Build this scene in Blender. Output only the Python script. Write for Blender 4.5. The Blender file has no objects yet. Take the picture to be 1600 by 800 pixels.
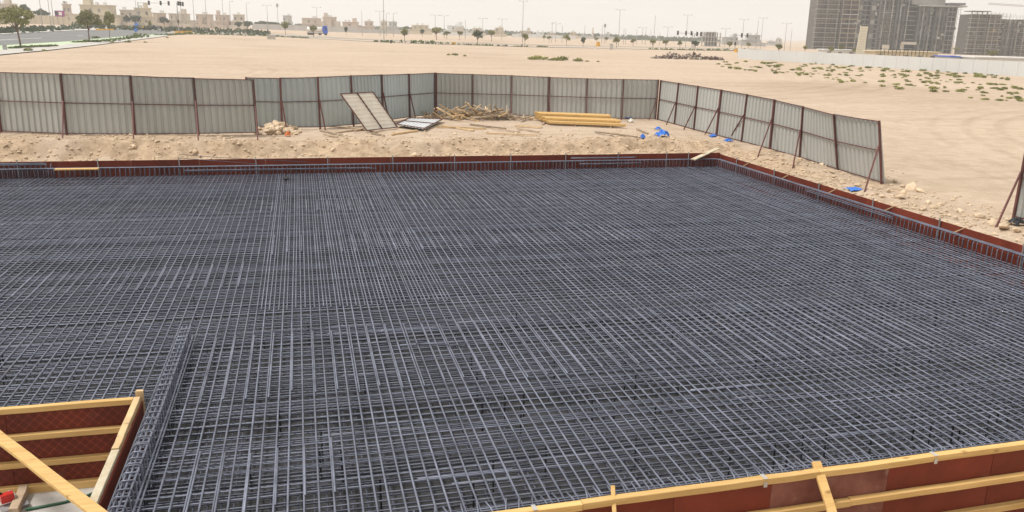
import bpy, math, random
import numpy as np
from mathutils import Vector, Matrix, Euler

# ------------------------------------------------------------------ camera, sky, sun, exposure
SC = bpy.context.scene
COL = SC.collection
F_PX, PITCH, ROLL, CAM_H = 1300.0, math.radians(15.07), math.radians(1.35), 4.6
# world axes run along the grid of bars (X right, Y away); the camera looks 14.3 degrees to the right of +Y
TH = math.radians(14.3); CT, ST = math.cos(TH), math.sin(TH)
FWD = np.array([ST * math.cos(PITCH), CT * math.cos(PITCH), -math.sin(PITCH)])
_R = np.array([CT, -ST, 0.0]); _UP = np.cross(_R, FWD)
CU = _R * math.cos(ROLL) + _UP * math.sin(ROLL)
CV = -_R * math.sin(ROLL) + _UP * math.cos(ROLL)
cam = bpy.data.objects.new('camera', bpy.data.cameras.new('camera'))
COL.objects.link(cam)
M4 = Matrix.Identity(4)
for i in range(3):
    M4[i][0], M4[i][1], M4[i][2] = CU[i], CV[i], -FWD[i]
M4[2][3] = CAM_H
cam.matrix_world = M4
cam.data.sensor_width = 36.0
cam.data.lens = F_PX / 1600.0 * 36.0
cam.data.clip_start = 0.1
cam.data.clip_end = 12000.0
SC.camera = cam

SUN_EL, SUN_AZ = math.radians(60), math.radians(-88)      # azimuth from +Y towards +X
world = bpy.data.worlds.new('World'); SC.world = world; world.use_nodes = True
wn, wl = world.node_tree.nodes, world.node_tree.links
wn.clear()
w_out = wn.new('ShaderNodeOutputWorld'); w_bg = wn.new('ShaderNodeBackground')
sky = wn.new('ShaderNodeTexSky'); sky.sky_type = 'NISHITA'; sky.sun_disc = False
sky.sun_elevation = SUN_EL; sky.sun_rotation = SUN_AZ
sky.air_density = 1.0; sky.dust_density = 6.0; sky.ozone_density = 1.0
w_tc = wn.new('ShaderNodeTexCoord'); w_map = wn.new('ShaderNodeMapping')
w_map.inputs['Scale'].default_value = (1.0, 1.0, 2.6)
w_nz = wn.new('ShaderNodeTexNoise'); w_nz.inputs['Scale'].default_value = 1.6; w_nz.inputs['Detail'].default_value = 5
w_cr = wn.new('ShaderNodeValToRGB')
w_cr.color_ramp.elements[0].position = 0.3; w_cr.color_ramp.elements[0].color = (7.3, 6.95, 6.3, 1)
w_cr.color_ramp.elements[1].position = 0.7; w_cr.color_ramp.elements[1].color = (8.1, 7.85, 7.3, 1)
w_mix = wn.new('ShaderNodeMixRGB'); w_mix.inputs[0].default_value = 0.9
wl.new(w_tc.outputs['Generated'], w_map.inputs['Vector']); wl.new(w_map.outputs[0], w_nz.inputs['Vector'])
wl.new(w_nz.outputs['Fac'], w_cr.inputs['Fac'])
wl.new(sky.outputs[0], w_mix.inputs[1]); wl.new(w_cr.outputs[0], w_mix.inputs[2])
wl.new(w_mix.outputs[0], w_bg.inputs['Color']); w_bg.inputs['Strength'].default_value = 0.1
wl.new(w_bg.outputs[0], w_out.inputs['Surface'])

sun = bpy.data.objects.new('sun', bpy.data.lights.new('sun', 'SUN')); COL.objects.link(sun)
sun.data.energy = 2.6; sun.data.angle = math.radians(10); sun.data.color = (1.0, 0.965, 0.91)
sd = Vector((math.sin(SUN_AZ) * math.cos(SUN_EL), math.cos(SUN_AZ) * math.cos(SUN_EL), math.sin(SUN_EL)))
sun.rotation_euler = sd.to_track_quat('Z', 'Y').to_euler()
SC.view_settings.view_transform = 'Standard'; SC.view_settings.look = 'None'
SC.view_settings.exposure = 0.37; SC.view_settings.gamma = 1.0; SC.view_settings.use_curve_mapping = False
SC.render.engine = 'CYCLES'
SC.cycles.max_bounces = 6; SC.cycles.diffuse_bounces = 3; SC.cycles.volume_bounces = 1

rng = random.Random(7)
nrng = np.random.default_rng(11)

# ------------------------------------------------------------------ noise, terrain, picking points on the ground
_perm = nrng.random((256, 256))
def vnoise(x, y):
    x = np.asarray(x, float); y = np.asarray(y, float)
    xi = np.floor(x).astype(int); yi = np.floor(y).astype(int)
    fx = x - xi; fy = y - yi
    fx = fx * fx * (3 - 2 * fx); fy = fy * fy * (3 - 2 * fy)
    a = _perm[xi & 255, yi & 255]; b = _perm[(xi + 1) & 255, yi & 255]
    c = _perm[xi & 255, (yi + 1) & 255]; d = _perm[(xi + 1) & 255, (yi + 1) & 255]
    return (a * (1 - fx) + b * fx) * (1 - fy) + (c * (1 - fx) + d * fx) * fy - 0.5
def fbm(x, y, o=4):
    s, amp = 0, 1.0
    for k in range(o):
        s = s + amp * vnoise(x + 17.3 * k, y - 9.1 * k); x = x * 2.03; y = y * 2.03; amp *= 0.5
    return s
def S(t):
    t = np.clip(t, 0, 1); return t * t * (3 - 2 * t)

GA = np.array([0.0, 1.0]); GB = np.array([1.0, 0.0])
def V2(x, y, z=0.0):
    """from view-aligned plan coordinates (x right, y ahead of the camera) to world"""
    return Vector((x * CT + y * ST, -x * ST + y * CT, z))
def W(a, b, z=0.0):
    return Vector((a * GA[0] + b * GB[0], a * GA[1] + b * GB[1], z))
A_BACK, B_RIGHT, A_FRONT, A_PIT, B_PIT = 32.5, 17.4, 8.3, 12.2, -2.45
Z_MAT, Z_FLOOR, Z_PIT = -0.77, -1.38, -2.05
BAR = 0.0132
def AF(b): return 8.21 + 0.0277 * (b - 1.94)      # front edge, slightly out of square

def zbase(x, y):
    d = np.hypot(x, y)
    x, y = x * CT - y * ST, x * ST + y * CT
    z = (np.clip(-x * 0.010, -3.0, 3.0) + 0.8) * S((d - 120) / 260)
    z = z + 0.2 * S((-9.5 - x) / 5) * (1 - S((y - 40) / 30))
    z = z - 0.45 * S((x - 5) / 5) * np.clip((47 - y) / 17, 0, 1)
    return z
def zground(x, y):
    """full relief: plateau, bank round the excavation, lumps"""
    a = x * GA[0] + y * GA[1]; b = x * GB[0] + y * GB[1]
    e = np.maximum(a - A_BACK - 0.08, b - B_RIGHT - 0.08)
    zp = zbase(x, y)
    near = 1 - S((e - 7) / 9)
    back = a - A_BACK > b - B_RIGHT
    low = np.where(back, -0.34, -0.36)
    wob = 1.1 * fbm(x * 0.3, y * 0.3, 3)
    strip_w = np.where(back, 1.15, 0.45); wid = np.where(back, 0.95, 1.2)
    t = S((e + wob - strip_w) / wid)
    z = low + (zp - low) * t
    # lip of spoil above a broken, crumbling face
    lip = np.exp(-((e + wob - strip_w - wid) / 0.55) ** 2) * np.where(back, 0.17, 0.05) * (1 + 1.6 * vnoise(x * 0.45 + 40, y * 0.45))
    z = z + lip
    face = np.exp(-((e + wob - strip_w - wid * .5) / 0.9) ** 2)
    rough = near * (0.34 * (np.abs(fbm(x * 1.0, y * 1.0, 5)) - .22) * face + 0.10 * fbm(x * 4.0, y * 4.0, 3) * face + 0.06 * fbm(x * 2.3 + 3, y * 2.3, 4) * np.exp(-np.clip(e - 3.2, 0, None) / 1.6)
                    + 0.02 * fbm(x * 3.1, y * 3.1, 3) + 0.04 * fbm(x * .6 + 9, y * .6, 3))
    z = z + rough + 0.10 * fbm(x * 0.035, y * 0.035, 3) * S((e - 10) / 15)
    return z
def pix_ray(px, py):
    return FWD + CU * ((px - 800) / F_PX) + CV * ((400 - py) / F_PX)
def U(px, py, z):
    d = pix_ray(px, py); t = (z - CAM_H) / d[2]
    return Vector((d[0] * t, d[1] * t, z))
def P(px, py):
    """point of the gently tilted terrain met along a line of sight"""
    d = pix_ray(px, py); z = 0.0; t = 50
    for k in range(60):
        t = t * 0.5 + 0.5 * min(max((z - CAM_H) / min(d[2], -1e-4), 1), 3000)
        z = float(zbase(d[0] * t, d[1] * t))
    return Vector((d[0] * t, d[1] * t, z))
def D(px, dist):
    """ground point at a given depth in the direction of a column of the picture"""
    d = pix_ray(px, 55); t = dist / (d[0] * ST + d[1] * CT)
    x, y = d[0] * t, d[1] * t
    return Vector((x, y, float(zbase(x, y))))
def mpp(p):      # metres that one photo pixel spans at a point
    return float((np.array(p) - np.array([0, 0, CAM_H])) @ FWD) / F_PX

# ------------------------------------------------------------------ materials
MATS = {}
def mat(name, col, rough=0.7, metal=0.0, var=0.25, scale=3.0, bump=0.0, bscale=40.0, rnd=0.0, col2=None, spec=0.4, stretch=None, local=False, knots=False, rust=0.0, rust_col=(.17, .10, .065), rust_scale=1.7):
    if name in MATS: return MATS[name]
    m = bpy.data.materials.new(name); m.use_nodes = True
    n, l = m.node_tree.nodes, m.node_tree.links
    bs = n['Principled BSDF']
    bs.inputs['Roughness'].default_value = rough; bs.inputs['Metallic'].default_value = metal
    bs.inputs['Specular IOR Level'].default_value = spec
    if local:
        g = n.new('ShaderNodeTexCoord'); vec = g.outputs['Object']
    else:
        g = n.new('ShaderNodeNewGeometry'); vec = g.outputs['Position']
    if stretch:
        mp = n.new('ShaderNodeMapping'); mp.inputs['Scale'].default_value = stretch
        l.new(vec, mp.inputs['Vector']); vec = mp.outputs[0]
    nz = n.new('ShaderNodeTexNoise'); nz.inputs['Scale'].default_value = scale; nz.inputs['Detail'].default_value = 6
    nz.inputs['Roughness'].default_value = 0.62
    l.new(vec, nz.inputs['Vector'])
    cr = n.new('ShaderNodeValToRGB')
    c2 = col2 if col2 else tuple(c * (1 - var) for c in col)
    c1 = tuple(min(c * (1 + var * 0.5), 0.95) for c in col) if not col2 else col
    cr.color_ramp.elements[0].position = 0.32; cr.color_ramp.elements[0].color = (*c2, 1)
    cr.color_ramp.elements[1].position = 0.68; cr.color_ramp.elements[1].color = (*c1, 1)
    l.new(nz.outputs['Fac'], cr.inputs['Fac'])
    out = cr.outputs[0]
    if knots:
        vo = n.new('ShaderNodeTexVoronoi'); vo.inputs['Scale'].default_value = 1.0
        km = n.new('ShaderNodeMapping'); km.inputs['Scale'].default_value = (2.2, 5, 5); l.new(g.outputs['Position' if not local else 'Object'], km.inputs['Vector']); l.new(km.outputs[0], vo.inputs['Vector'])
        kr = n.new('ShaderNodeValToRGB'); kr.color_ramp.elements[0].position = .05; kr.color_ramp.elements[0].color = (.42, .34, .28, 1); kr.color_ramp.elements[1].position = .16; kr.color_ramp.elements[1].color = (1, 1, 1, 1)
        l.new(vo.outputs['Distance'], kr.inputs['Fac']); kx = n.new('ShaderNodeMixRGB'); kx.blend_type = 'MULTIPLY'; kx.inputs[0].default_value = .85
        l.new(out, kx.inputs[1]); l.new(kr.outputs[0], kx.inputs[2]); out = kx.outputs[0]
    if rust:
        rn = n.new('ShaderNodeTexNoise'); rn.inputs['Scale'].default_value = rust_scale; rn.inputs['Detail'].default_value = 8; rn.inputs['Roughness'].default_value = .7; l.new(vec, rn.inputs['Vector'])
        rr = n.new('ShaderNodeValToRGB'); rr.color_ramp.elements[0].position = 1 - rust - .06; rr.color_ramp.elements[0].color = (0, 0, 0, 1); rr.color_ramp.elements[1].position = 1 - rust + .1; rr.color_ramp.elements[1].color = (1, 1, 1, 1)
        l.new(rn.outputs['Fac'], rr.inputs['Fac']); rx = n.new('ShaderNodeMixRGB'); l.new(rr.outputs[0], rx.inputs[0]); l.new(out, rx.inputs[1]); rx.inputs[2].default_value = (*rust_col, 1); out = rx.outputs[0]
    if rnd:
        oi = n.new('ShaderNodeObjectInfo'); hs = n.new('ShaderNodeHueSaturation')
        mr = n.new('ShaderNodeMapRange'); mr.inputs['To Min'].default_value = 1 - rnd; mr.inputs['To Max'].default_value = 1 + rnd
        l.new(oi.outputs['Random'], mr.inputs['Value']); l.new(mr.outputs[0], hs.inputs['Value'])
        l.new(out, hs.inputs['Color']); out = hs.outputs[0]
    l.new(out, bs.inputs['Base Color'])
    if bump:
        b2 = n.new('ShaderNodeTexNoise'); b2.inputs['Scale'].default_value = bscale; b2.inputs['Detail'].default_value = 5
        l.new(vec, b2.inputs['Vector'])
        bp = n.new('ShaderNodeBump'); bp.inputs['Strength'].default_value = bump; bp.inputs['Distance'].default_value = 0.02
        l.new(b2.outputs['Fac'], bp.inputs['Height']); l.new(bp.outputs[0], bs.inputs['Normal'])
    MATS[name] = m
    return m

def sand_material():
    m = bpy.data.materials.new('desert_sand'); m.use_nodes = True
    n, l = m.node_tree.nodes, m.node_tree.links
    bs = n['Principled BSDF']; bs.inputs['Roughness'].default_value = 0.95; bs.inputs['Specular IOR Level'].default_value = 0.15
    g = n.new('ShaderNodeNewGeometry')
    def noise(scale, detail=6, rot=0, sc=(1, 1, 1), rgh=0.6):
        mp = n.new('ShaderNodeMapping'); mp.inputs['Rotation'].default_value = (0, 0, rot); mp.inputs['Scale'].default_value = sc
        l.new(g.outputs['Position'], mp.inputs['Vector'])
        t = n.new('ShaderNodeTexNoise'); t.inputs['Scale'].default_value = scale; t.inputs['Detail'].default_value = detail
        t.inputs['Roughness'].default_value = rgh
        l.new(mp.outputs[0], t.inputs['Vector']); return t.outputs['Fac']
    def ramp(v, p0, c0, p1, c1):
        r = n.new('ShaderNodeValToRGB')
        r.color_ramp.elements[0].position = p0; r.color_ramp.elements[0].color = (*c0, 1)
        r.color_ramp.elements[1].position = p1; r.color_ramp.elements[1].color = (*c1, 1)
        l.new(v, r.inputs['Fac']); return r.outputs[0]
    def mult(a, b, f=1.0):
        x = n.new('ShaderNodeMixRGB'); x.blend_type = 'MULTIPLY'; x.inputs[0].default_value = f
        l.new(a, x.inputs[1]); l.new(b, x.inputs[2]); return x.outputs[0]
    base = ramp(noise(0.05, 5), 0.3, (0.525, 0.418, 0.325), 0.7, (0.592, 0.48, 0.38))
    soil = ramp(noise(1.1, 8, rgh=0.7), 0.36, (0.70, 0.66, 0.60), 0.6, (1, 1, 1))
    c = mult(base, soil, 0.55)
    grit = ramp(noise(14, 6, rgh=0.75), 0.3, (0.72, 0.69, 0.64), 0.62, (1.0, 1.0, 1.0))
    c = mult(c, grit, 0.7)
    # vehicle tracks: long streaks in two directions, broken by a coarse mask
    for rot, w in ((-0.9, 0.25), (1.05, 0.2)):
        streak = noise(0.42, 4, rot, (0.035, 1.0, 1.0), 0.7)
        st = ramp(streak, 0.36, (0.70, 0.67, 0.63), 0.48, (1, 1, 1))
        c = mult(c, st, w)
    patch = ramp(noise(0.022, 4), 0.33, (0.80, 0.77, 0.74), 0.46, (1, 1, 1))
    c = mult(c, patch, 0.7)
    # curved tyre marks on the open lot
    for cx, cy, r0, r1, sc in ((62, 18, 24, 40, 9.0), (10, 120, 52, 74, 6.0), (-30, 95, 20, 34, 7.0)):
        vm = n.new('ShaderNodeVectorMath'); vm.operation = 'DISTANCE'; vm.inputs[1].default_value = (cx, cy, 0)
        l.new(g.outputs['Position'], vm.inputs[0])
        wv = n.new('ShaderNodeMath'); wv.operation = 'MULTIPLY'; wv.inputs[1].default_value = sc * .4
        l.new(vm.outputs['Value'], wv.inputs[0])
        sn = n.new('ShaderNodeMath'); sn.operation = 'SINE'; l.new(wv.outputs[0], sn.inputs[0])
        win = n.new('ShaderNodeMapRange'); win.inputs['From Min'].default_value = r0; win.inputs['From Max'].default_value = r1; l.new(vm.outputs['Value'], win.inputs['Value'])
        tri = n.new('ShaderNodeMath'); tri.operation = 'PINGPONG'; tri.inputs[1].default_value = .5; l.new(win.outputs[0], tri.inputs[0])
        amp = n.new('ShaderNodeMath'); amp.operation = 'MULTIPLY'; l.new(sn.outputs[0], amp.inputs[0]); l.new(tri.outputs[0], amp.inputs[1])
        am2 = n.new('ShaderNodeMath'); am2.operation = 'MULTIPLY'; l.new(amp.outputs[0], am2.inputs[0]); l.new(noise(.13, 3), am2.inputs[1])
        c = mult(c, ramp(am2.outputs[0], 0.05, (1, 1, 1), 0.22, (0.88, 0.865, 0.845)), .75)
    sa = n.new('ShaderNodeAttribute'); sa.attribute_name = 'spoil_shade'  # disturbed soil colour, with painted shade on the far bank face
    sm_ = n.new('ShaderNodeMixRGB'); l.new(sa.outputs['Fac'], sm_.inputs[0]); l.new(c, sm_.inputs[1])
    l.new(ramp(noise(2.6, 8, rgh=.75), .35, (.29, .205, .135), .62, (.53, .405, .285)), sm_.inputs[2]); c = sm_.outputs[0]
    l.new(c, bs.inputs['Base Color'])
    mx = n.new('ShaderNodeMath'); mx.operation = 'ADD'
    l.new(noise(7, 8, rgh=0.7), mx.inputs[0]); l.new(noise(38, 5), mx.inputs[1])
    bp = n.new('ShaderNodeBump'); bp.inputs['Strength'].default_value = 0.55; bp.inputs['Distance'].default_value = 0.05
    l.new(mx.outputs[0], bp.inputs['Height']); l.new(bp.outputs[0], bs.inputs['Normal'])
    return m

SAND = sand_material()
STONE = mat('limestone', (0.60, 0.47, 0.335), 0.95, var=0.2, scale=6, bump=0.5, bscale=20, rnd=0.16)
REBAR = mat('rebar_steel', (0.20, 0.218, 0.282), 0.5, 0.28, col2=(0.098, 0.107, 0.145), scale=2.4, rnd=0.2, spec=0.5, rust=.33, rust_col=(.17, .145, .14))
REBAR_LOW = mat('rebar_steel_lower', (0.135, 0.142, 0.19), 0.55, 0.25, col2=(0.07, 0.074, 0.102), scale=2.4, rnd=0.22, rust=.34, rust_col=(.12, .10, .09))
MEMBRANE = mat('membrane', (0.062, 0.062, 0.066), 0.8, var=0.35, scale=1.3, bump=0.2)
PLY = mat('film_ply', (0.20, 0.040, 0.021), 0.5, col2=(0.125, 0.027, 0.016), scale=1.5, rnd=0.16, bump=0.05, spec=.15, rust=.34, rust_col=(.22, .085, .06), rust_scale=2.4)
PLY_WORN = mat('film_ply_worn', (0.25, 0.105, 0.08), 0.55, col2=(0.14, 0.045, 0.032), scale=2.2, rnd=0.1, spec=.2, rust=.36, rust_col=(.36, .24, .19), rust_scale=3)
def ply_mesh():
    m = PLY.copy(); m.name = 'film_ply_mesh'; n, l = m.node_tree.nodes, m.node_tree.links; bs = n['Principled BSDF']
    src = bs.inputs['Base Color'].links[0].from_socket; g = n.new('ShaderNodeNewGeometry'); out = src
    for rx in (.785, -.785):
        mp = n.new('ShaderNodeMapping'); mp.inputs['Rotation'].default_value = (0, rx, 0); l.new(g.outputs['Position'], mp.inputs['Vector'])
        w = n.new('ShaderNodeTexWave'); w.wave_type = 'BANDS'; w.bands_direction = 'X'; w.inputs['Scale'].default_value = 3.2; w.inputs['Distortion'].default_value = .3; l.new(mp.outputs[0], w.inputs['Vector'])
        r = n.new('ShaderNodeValToRGB'); r.color_ramp.elements[0].position = .82; r.color_ramp.elements[0].color = (0.92, .92, .92, 1); r.color_ramp.elements[1].position = .97; r.color_ramp.elements[1].color = (1.28, 1.28, 1.28, 1); l.new(w.outputs['Fac'], r.inputs['Fac'])
        x = n.new('ShaderNodeMixRGB'); x.blend_type = 'MULTIPLY'; x.inputs[0].default_value = 1; l.new(out, x.inputs[1]); l.new(r.outputs[0], x.inputs[2]); out = x.outputs[0]
    l.new(out, bs.inputs['Base Color']); return m
PLY_MESH = ply_mesh()
TIMBER = mat('yellow_timber', (0.66, 0.44, 0.18), 0.75, col2=(0.50, 0.305, 0.105), scale=3.0, rnd=0.10, bump=0.15, stretch=(.35, 5, 5), knots=True, rust=.31, rust_col=(.52, .45, .34), rust_scale=4)
TIMBER_PALE = mat('pale_timber', (0.62, 0.45, 0.25), 0.8, knots=True, col2=(0.45, 0.31, 0.17), scale=3, rnd=0.12)
TIMBER_SLURRY = mat('slurry_timber', (0.56, 0.52, 0.42), 0.9, col2=(0.42, 0.33, 0.20), scale=5)
SCRAP = mat('scrap_timber', (0.42, 0.335, 0.24), 0.9, col2=(0.27, 0.20, 0.14), scale=4, rnd=0.35)
SHEET = mat('fence_sheet', (0.425, 0.435, 0.42), 0.5, 0.1, col2=(0.37, 0.378, 0.362), scale=0.8, rnd=0.09, stretch=(1, 1, 0.25), rust=.27, rust_col=(.36, .33, .285), rust_scale=2.2)
SHEET_SKYLIT = mat('fence_sheet_skylit', (0.42, 0.465, 0.475), 0.45, 0.15, col2=(0.35, 0.39, 0.40), scale=0.8, rnd=0.09, stretch=(1, 1, 0.25), rust=.27, rust_col=(.36, .33, .285), rust_scale=2.2)  # fence sheet copy with bluish sky light put into its colour
SHEET_PALE = mat('loose_sheet', (0.82, 0.79, 0.72), 0.6, 0.0, col2=(0.72, 0.68, 0.60), scale=2)
SHEET_LIGHT = mat('loose_sheet_grey', (0.66, 0.68, 0.70), 0.5, 0.0, col2=(0.56, 0.58, 0.60), scale=2)
RUST = mat('red_oxide_steel', (0.15, 0.058, 0.05), 0.7, 0.1, col2=(0.09, 0.036, 0.032), scale=5, rnd=0.15)
GALV = mat('grey_steel', (0.35, 0.35, 0.36), 0.5, 0.5, var=0.3, scale=4, rnd=0.1)
CLIP = mat('tin_clip', (0.62, 0.62, 0.62), 0.35, 0.7, var=0.15)
CONC = mat('concrete', (0.46, 0.44, 0.41), 0.9, var=0.25, scale=2, bump=0.2)
ASPH = mat('asphalt', (0.17, 0.17, 0.17), 0.9, var=0.2, scale=0.3)
PAVE = mat('pavement', (0.47, 0.45, 0.42), 0.9, var=0.15, scale=0.4)
LANE = mat('green_lane', (0.45, 0.54, 0.37), 0.8, var=0.12, scale=0.4)
LEAF = mat('leaf', (0.25, 0.24, 0.08), 0.7, col2=(0.15, 0.15, 0.05), scale=0.8, rnd=0.2)
LEAF_DARK = mat('leaf_dark', (0.08, 0.105, 0.045), 0.7, col2=(0.045, 0.062, 0.026), scale=0.5, rnd=0.2)
LEAF_DRY = mat('leaf_dry', (0.31, 0.31, 0.10), 0.8, col2=(0.18, 0.19, 0.065), scale=0.7, rnd=0.3)
GRASS = mat('verge_grass', (0.14, 0.18, 0.06), 0.9, col2=(0.09, 0.11, 0.045), scale=0.2)
BARK = mat('bark', (0.16, 0.10, 0.065), 0.9, var=0.3, scale=6)
TARP = mat('blue_tarp', (0.035, 0.17, 0.62), 0.4, var=0.3, scale=5)
WHITE = mat('white_paint', (0.72, 0.71, 0.68), 0.7, var=0.12, scale=0.6)
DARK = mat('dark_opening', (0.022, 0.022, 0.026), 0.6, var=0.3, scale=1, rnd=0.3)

# ------------------------------------------------------------------ mesh and object helpers
class MB:
    def __init__(s): s.v = []; s.f = []
    def add(s, vs, fs):
        o = len(s.v); s.v += [tuple(v) for v in vs]; s.f += [tuple(o + i for i in f) for f in fs]; return s
    def box(s, c, size, rot=None):
        hx, hy, hz = size[0] / 2, size[1] / 2, size[2] / 2
        vs = [Vector((x * hx, y * hy, z * hz)) for z in (-1, 1) for y in (-1, 1) for x in (-1, 1)]
        if rot is not None: vs = [rot @ v for v in vs]
        c = Vector(c)
        return s.add([v + c for v in vs], [(0, 2, 3, 1), (4, 5, 7, 6), (0, 1, 5, 4), (2, 6, 7, 3), (0, 4, 6, 2), (1, 3, 7, 5)])
    def beam(s, p0, p1, w, h, up=(0, 0, 1), jit=0.0):
        """rectangular bar from p0 to p1"""
        p0, p1 = Vector(p0), Vector(p1); d = (p1 - p0).normalized(); up = Vector(up)
        if abs(d.dot(up)) > 0.99: up = Vector((0, 1, 0))
        sx = d.cross(up).normalized(); sz = sx.cross(d).normalized()
        vs = []
        for p in (p0, p1):
            for (i, j) in ((-1, -1), (1, -1), (1, 1), (-1, 1)):
                vs.append(p + sx * (i * w / 2) + sz * (j * h / 2) + Vector((rng.uniform(-jit, jit), rng.uniform(-jit, jit), rng.uniform(-jit, jit))))
        return s.add(vs, [(3, 2, 1, 0), (4, 5, 6, 7), (0, 1, 5, 4), (1, 2, 6, 5), (2, 3, 7, 6), (3, 0, 4, 7)])
    def tube(s, pts, rad, n=6, caps=True):
        pts = [Vector(p) for p in pts]
        rads = rad if isinstance(rad, (list, tuple)) else [rad] * len(pts)
        vs = []; ref = None
        for i, p in enumerate(pts):
            d = (pts[min(i + 1, len(pts) - 1)] - pts[max(i - 1, 0)]).normalized()
            if ref is None: ref = Vector((0, 0, 1)) if abs(d.z) < 0.9 else Vector((1, 0, 0))
            sx = d.cross(ref).normalized(); sy = sx.cross(d).normalized(); ref = sy
            for k in range(n):
                t = 2 * math.pi * k / n
                vs.append(p + sx * (math.cos(t) * rads[i]) + sy * (math.sin(t) * rads[i]))
        fs = []
        for i in range(len(pts) - 1):
            for k in range(n):
                fs.append((i * n + k, i * n + (k + 1) % n, (i + 1) * n + (k + 1) % n, (i + 1) * n + k))
        if caps:
            fs.append(tuple(range(n - 1, -1, -1))); o = (len(pts) - 1) * n; fs.append(tuple(o + k for k in range(n)))
        return s.add(vs, fs)
    def mesh(s, name, m=None, smooth=False):
        me = bpy.data.meshes.new(name); me.from_pydata(s.v, [], s.f); me.update()
        if m: me.materials.append(m)
        if smooth:
            for p in me.polygons: p.use_smooth = True
        return me
    def build(s, name, m, parent=None, smooth=False):
        return obj(name, s.mesh(name, m, smooth), parent)
def obj(name, me, parent=None):
    o = bpy.data.objects.new(name, me); COL.objects.link(o)
    if parent is not None:
        o.parent = parent; o.matrix_parent_inverse = Matrix.Translation(-parent.location)
    return o
def tag(o, label, cat, group=None, kind=None):
    if label: o['label'] = label
    if cat: o['category'] = cat
    if group: o['group'] = group
    if kind: o['kind'] = kind
    return o
def thing(name, loc, label, cat, group=None):
    o = bpy.data.objects.new(name, None); COL.objects.link(o); o.location = loc; o.empty_display_size = 0.2
    return tag(o, label, cat, group)
def structure(o): o['kind'] = 'structure'; return o
def stuff(o, label=None, cat=None):
    o['kind'] = 'stuff'
    return tag(o, label, cat)
_cubes = {}
def cube(name, m, parent, c, size, rotz=0.0):
    if m.name not in _cubes: _cubes[m.name] = MB().box((0, 0, 0), (1, 1, 1)).mesh('block_' + m.name, m)
    o = obj(name, _cubes[m.name], parent)
    o.location = c; o.scale = size; o.rotation_euler = (0, 0, rotz)
    return o

# ------------------------------------------------------------------ ground
def lines(segs):
    out = []
    for a, b, st in segs:
        n = max(1, int(round(abs(b - a) / st))); out += [a + (b - a) * i / n for i in range(n)]
    out.append(segs[-1][1]); return np.array(out)
la = lines([(-4200, -600, 600), (-600, -60, 60), (-60, 0, 12), (0, 8, 2), (8, 32.56, 0.28), (32.56, 32.60, 0.04), (32.60, 37.6, 0.10), (37.6, 48, 0.3), (48, 80, 1.6), (80, 200, 6), (200, 700, 25), (700, 4200, 350)])
lb = lines([(-4200, -700, 350), (-700, -100, 25), (-100, -40, 6), (-40, -16, 1.0), (-16, 17.46, 0.12), (17.46, 17.50, 0.04), (17.50, 22, 0.10), (22, 32, 0.4), (32, 60, 2), (60, 160, 6), (160, 700, 25), (700, 4200, 350)])
AA, BB = np.meshgrid(la, lb, indexing='ij')
GX = AA * GA[0] + BB * GB[0]; GY = AA * GA[1] + BB * GB[1]
GZ = zground(GX, GY)
inside = (AA < A_BACK + 0.075) & (BB < B_RIGHT + 0.075)
GZ = np.where(inside, Z_PIT - 0.02 - 0.01 * np.abs(fbm(GX, GY, 2)), GZ)
na, nb = len(la), len(lb)
idx = np.arange(na * nb).reshape(na, nb)
quads = np.stack([idx[:-1, :-1], idx[:-1, 1:], idx[1:, 1:], idx[1:, :-1]], -1).reshape(-1, 4)
# keep the sheet counter-clockwise seen from above
me = bpy.data.meshes.new('ground')
me.vertices.add(na * nb); me.vertices.foreach_set('co', np.stack([GX, GY, GZ], -1).reshape(-1))
me.loops.add(quads.size); me.loops.foreach_set('vertex_index', quads.reshape(-1).astype(np.int32))
me.polygons.add(len(quads)); me.polygons.foreach_set('loop_start', np.arange(0, quads.size, 4, dtype=np.int32))
me.update(calc_edges=True); me.validate()
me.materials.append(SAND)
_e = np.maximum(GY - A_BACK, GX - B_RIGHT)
_sp = np.clip(1 - (_e - 3.0) / 2.5, 0, 1) * S((fbm(GX * .55 + 3, GY * .55, 5) + .18 + .3 * np.exp(-((_e - 1.7) / 1.0) ** 2) * (GY - A_BACK > GX - B_RIGHT)) / .5)  # disturbed soil mask; far bank's face weighted extra to put its shade into colour
at = me.attributes.new('spoil_shade', 'FLOAT', 'POINT'); at.data.foreach_set('value', _sp.reshape(-1).astype(np.float32))
for p_ in (0,): pass
me.polygons.foreach_set('use_smooth', np.ones(len(quads), dtype=bool))
ground = structure(obj('ground', me))
def zg(x, y): return float(zground(np.float64(x), np.float64(y)))
def on_ground(px, py):
    """first point of the full relief (outside the excavation) along a line of sight"""
    d = pix_ray(px, py); t = np.concatenate([np.arange(20, 70, .03), np.arange(70, 400, .5)]) / np.linalg.norm(d)
    x, y, z = d[0] * t, d[1] * t, CAM_H + d[2] * t
    ok = ((y > A_BACK + .12) | (x > B_RIGHT + .12)) & (z < zground(x, y))
    i = int(np.argmax(ok)) if ok.any() else len(t) - 1
    return Vector((x[i], y[i], zg(x[i], y[i])))

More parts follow.
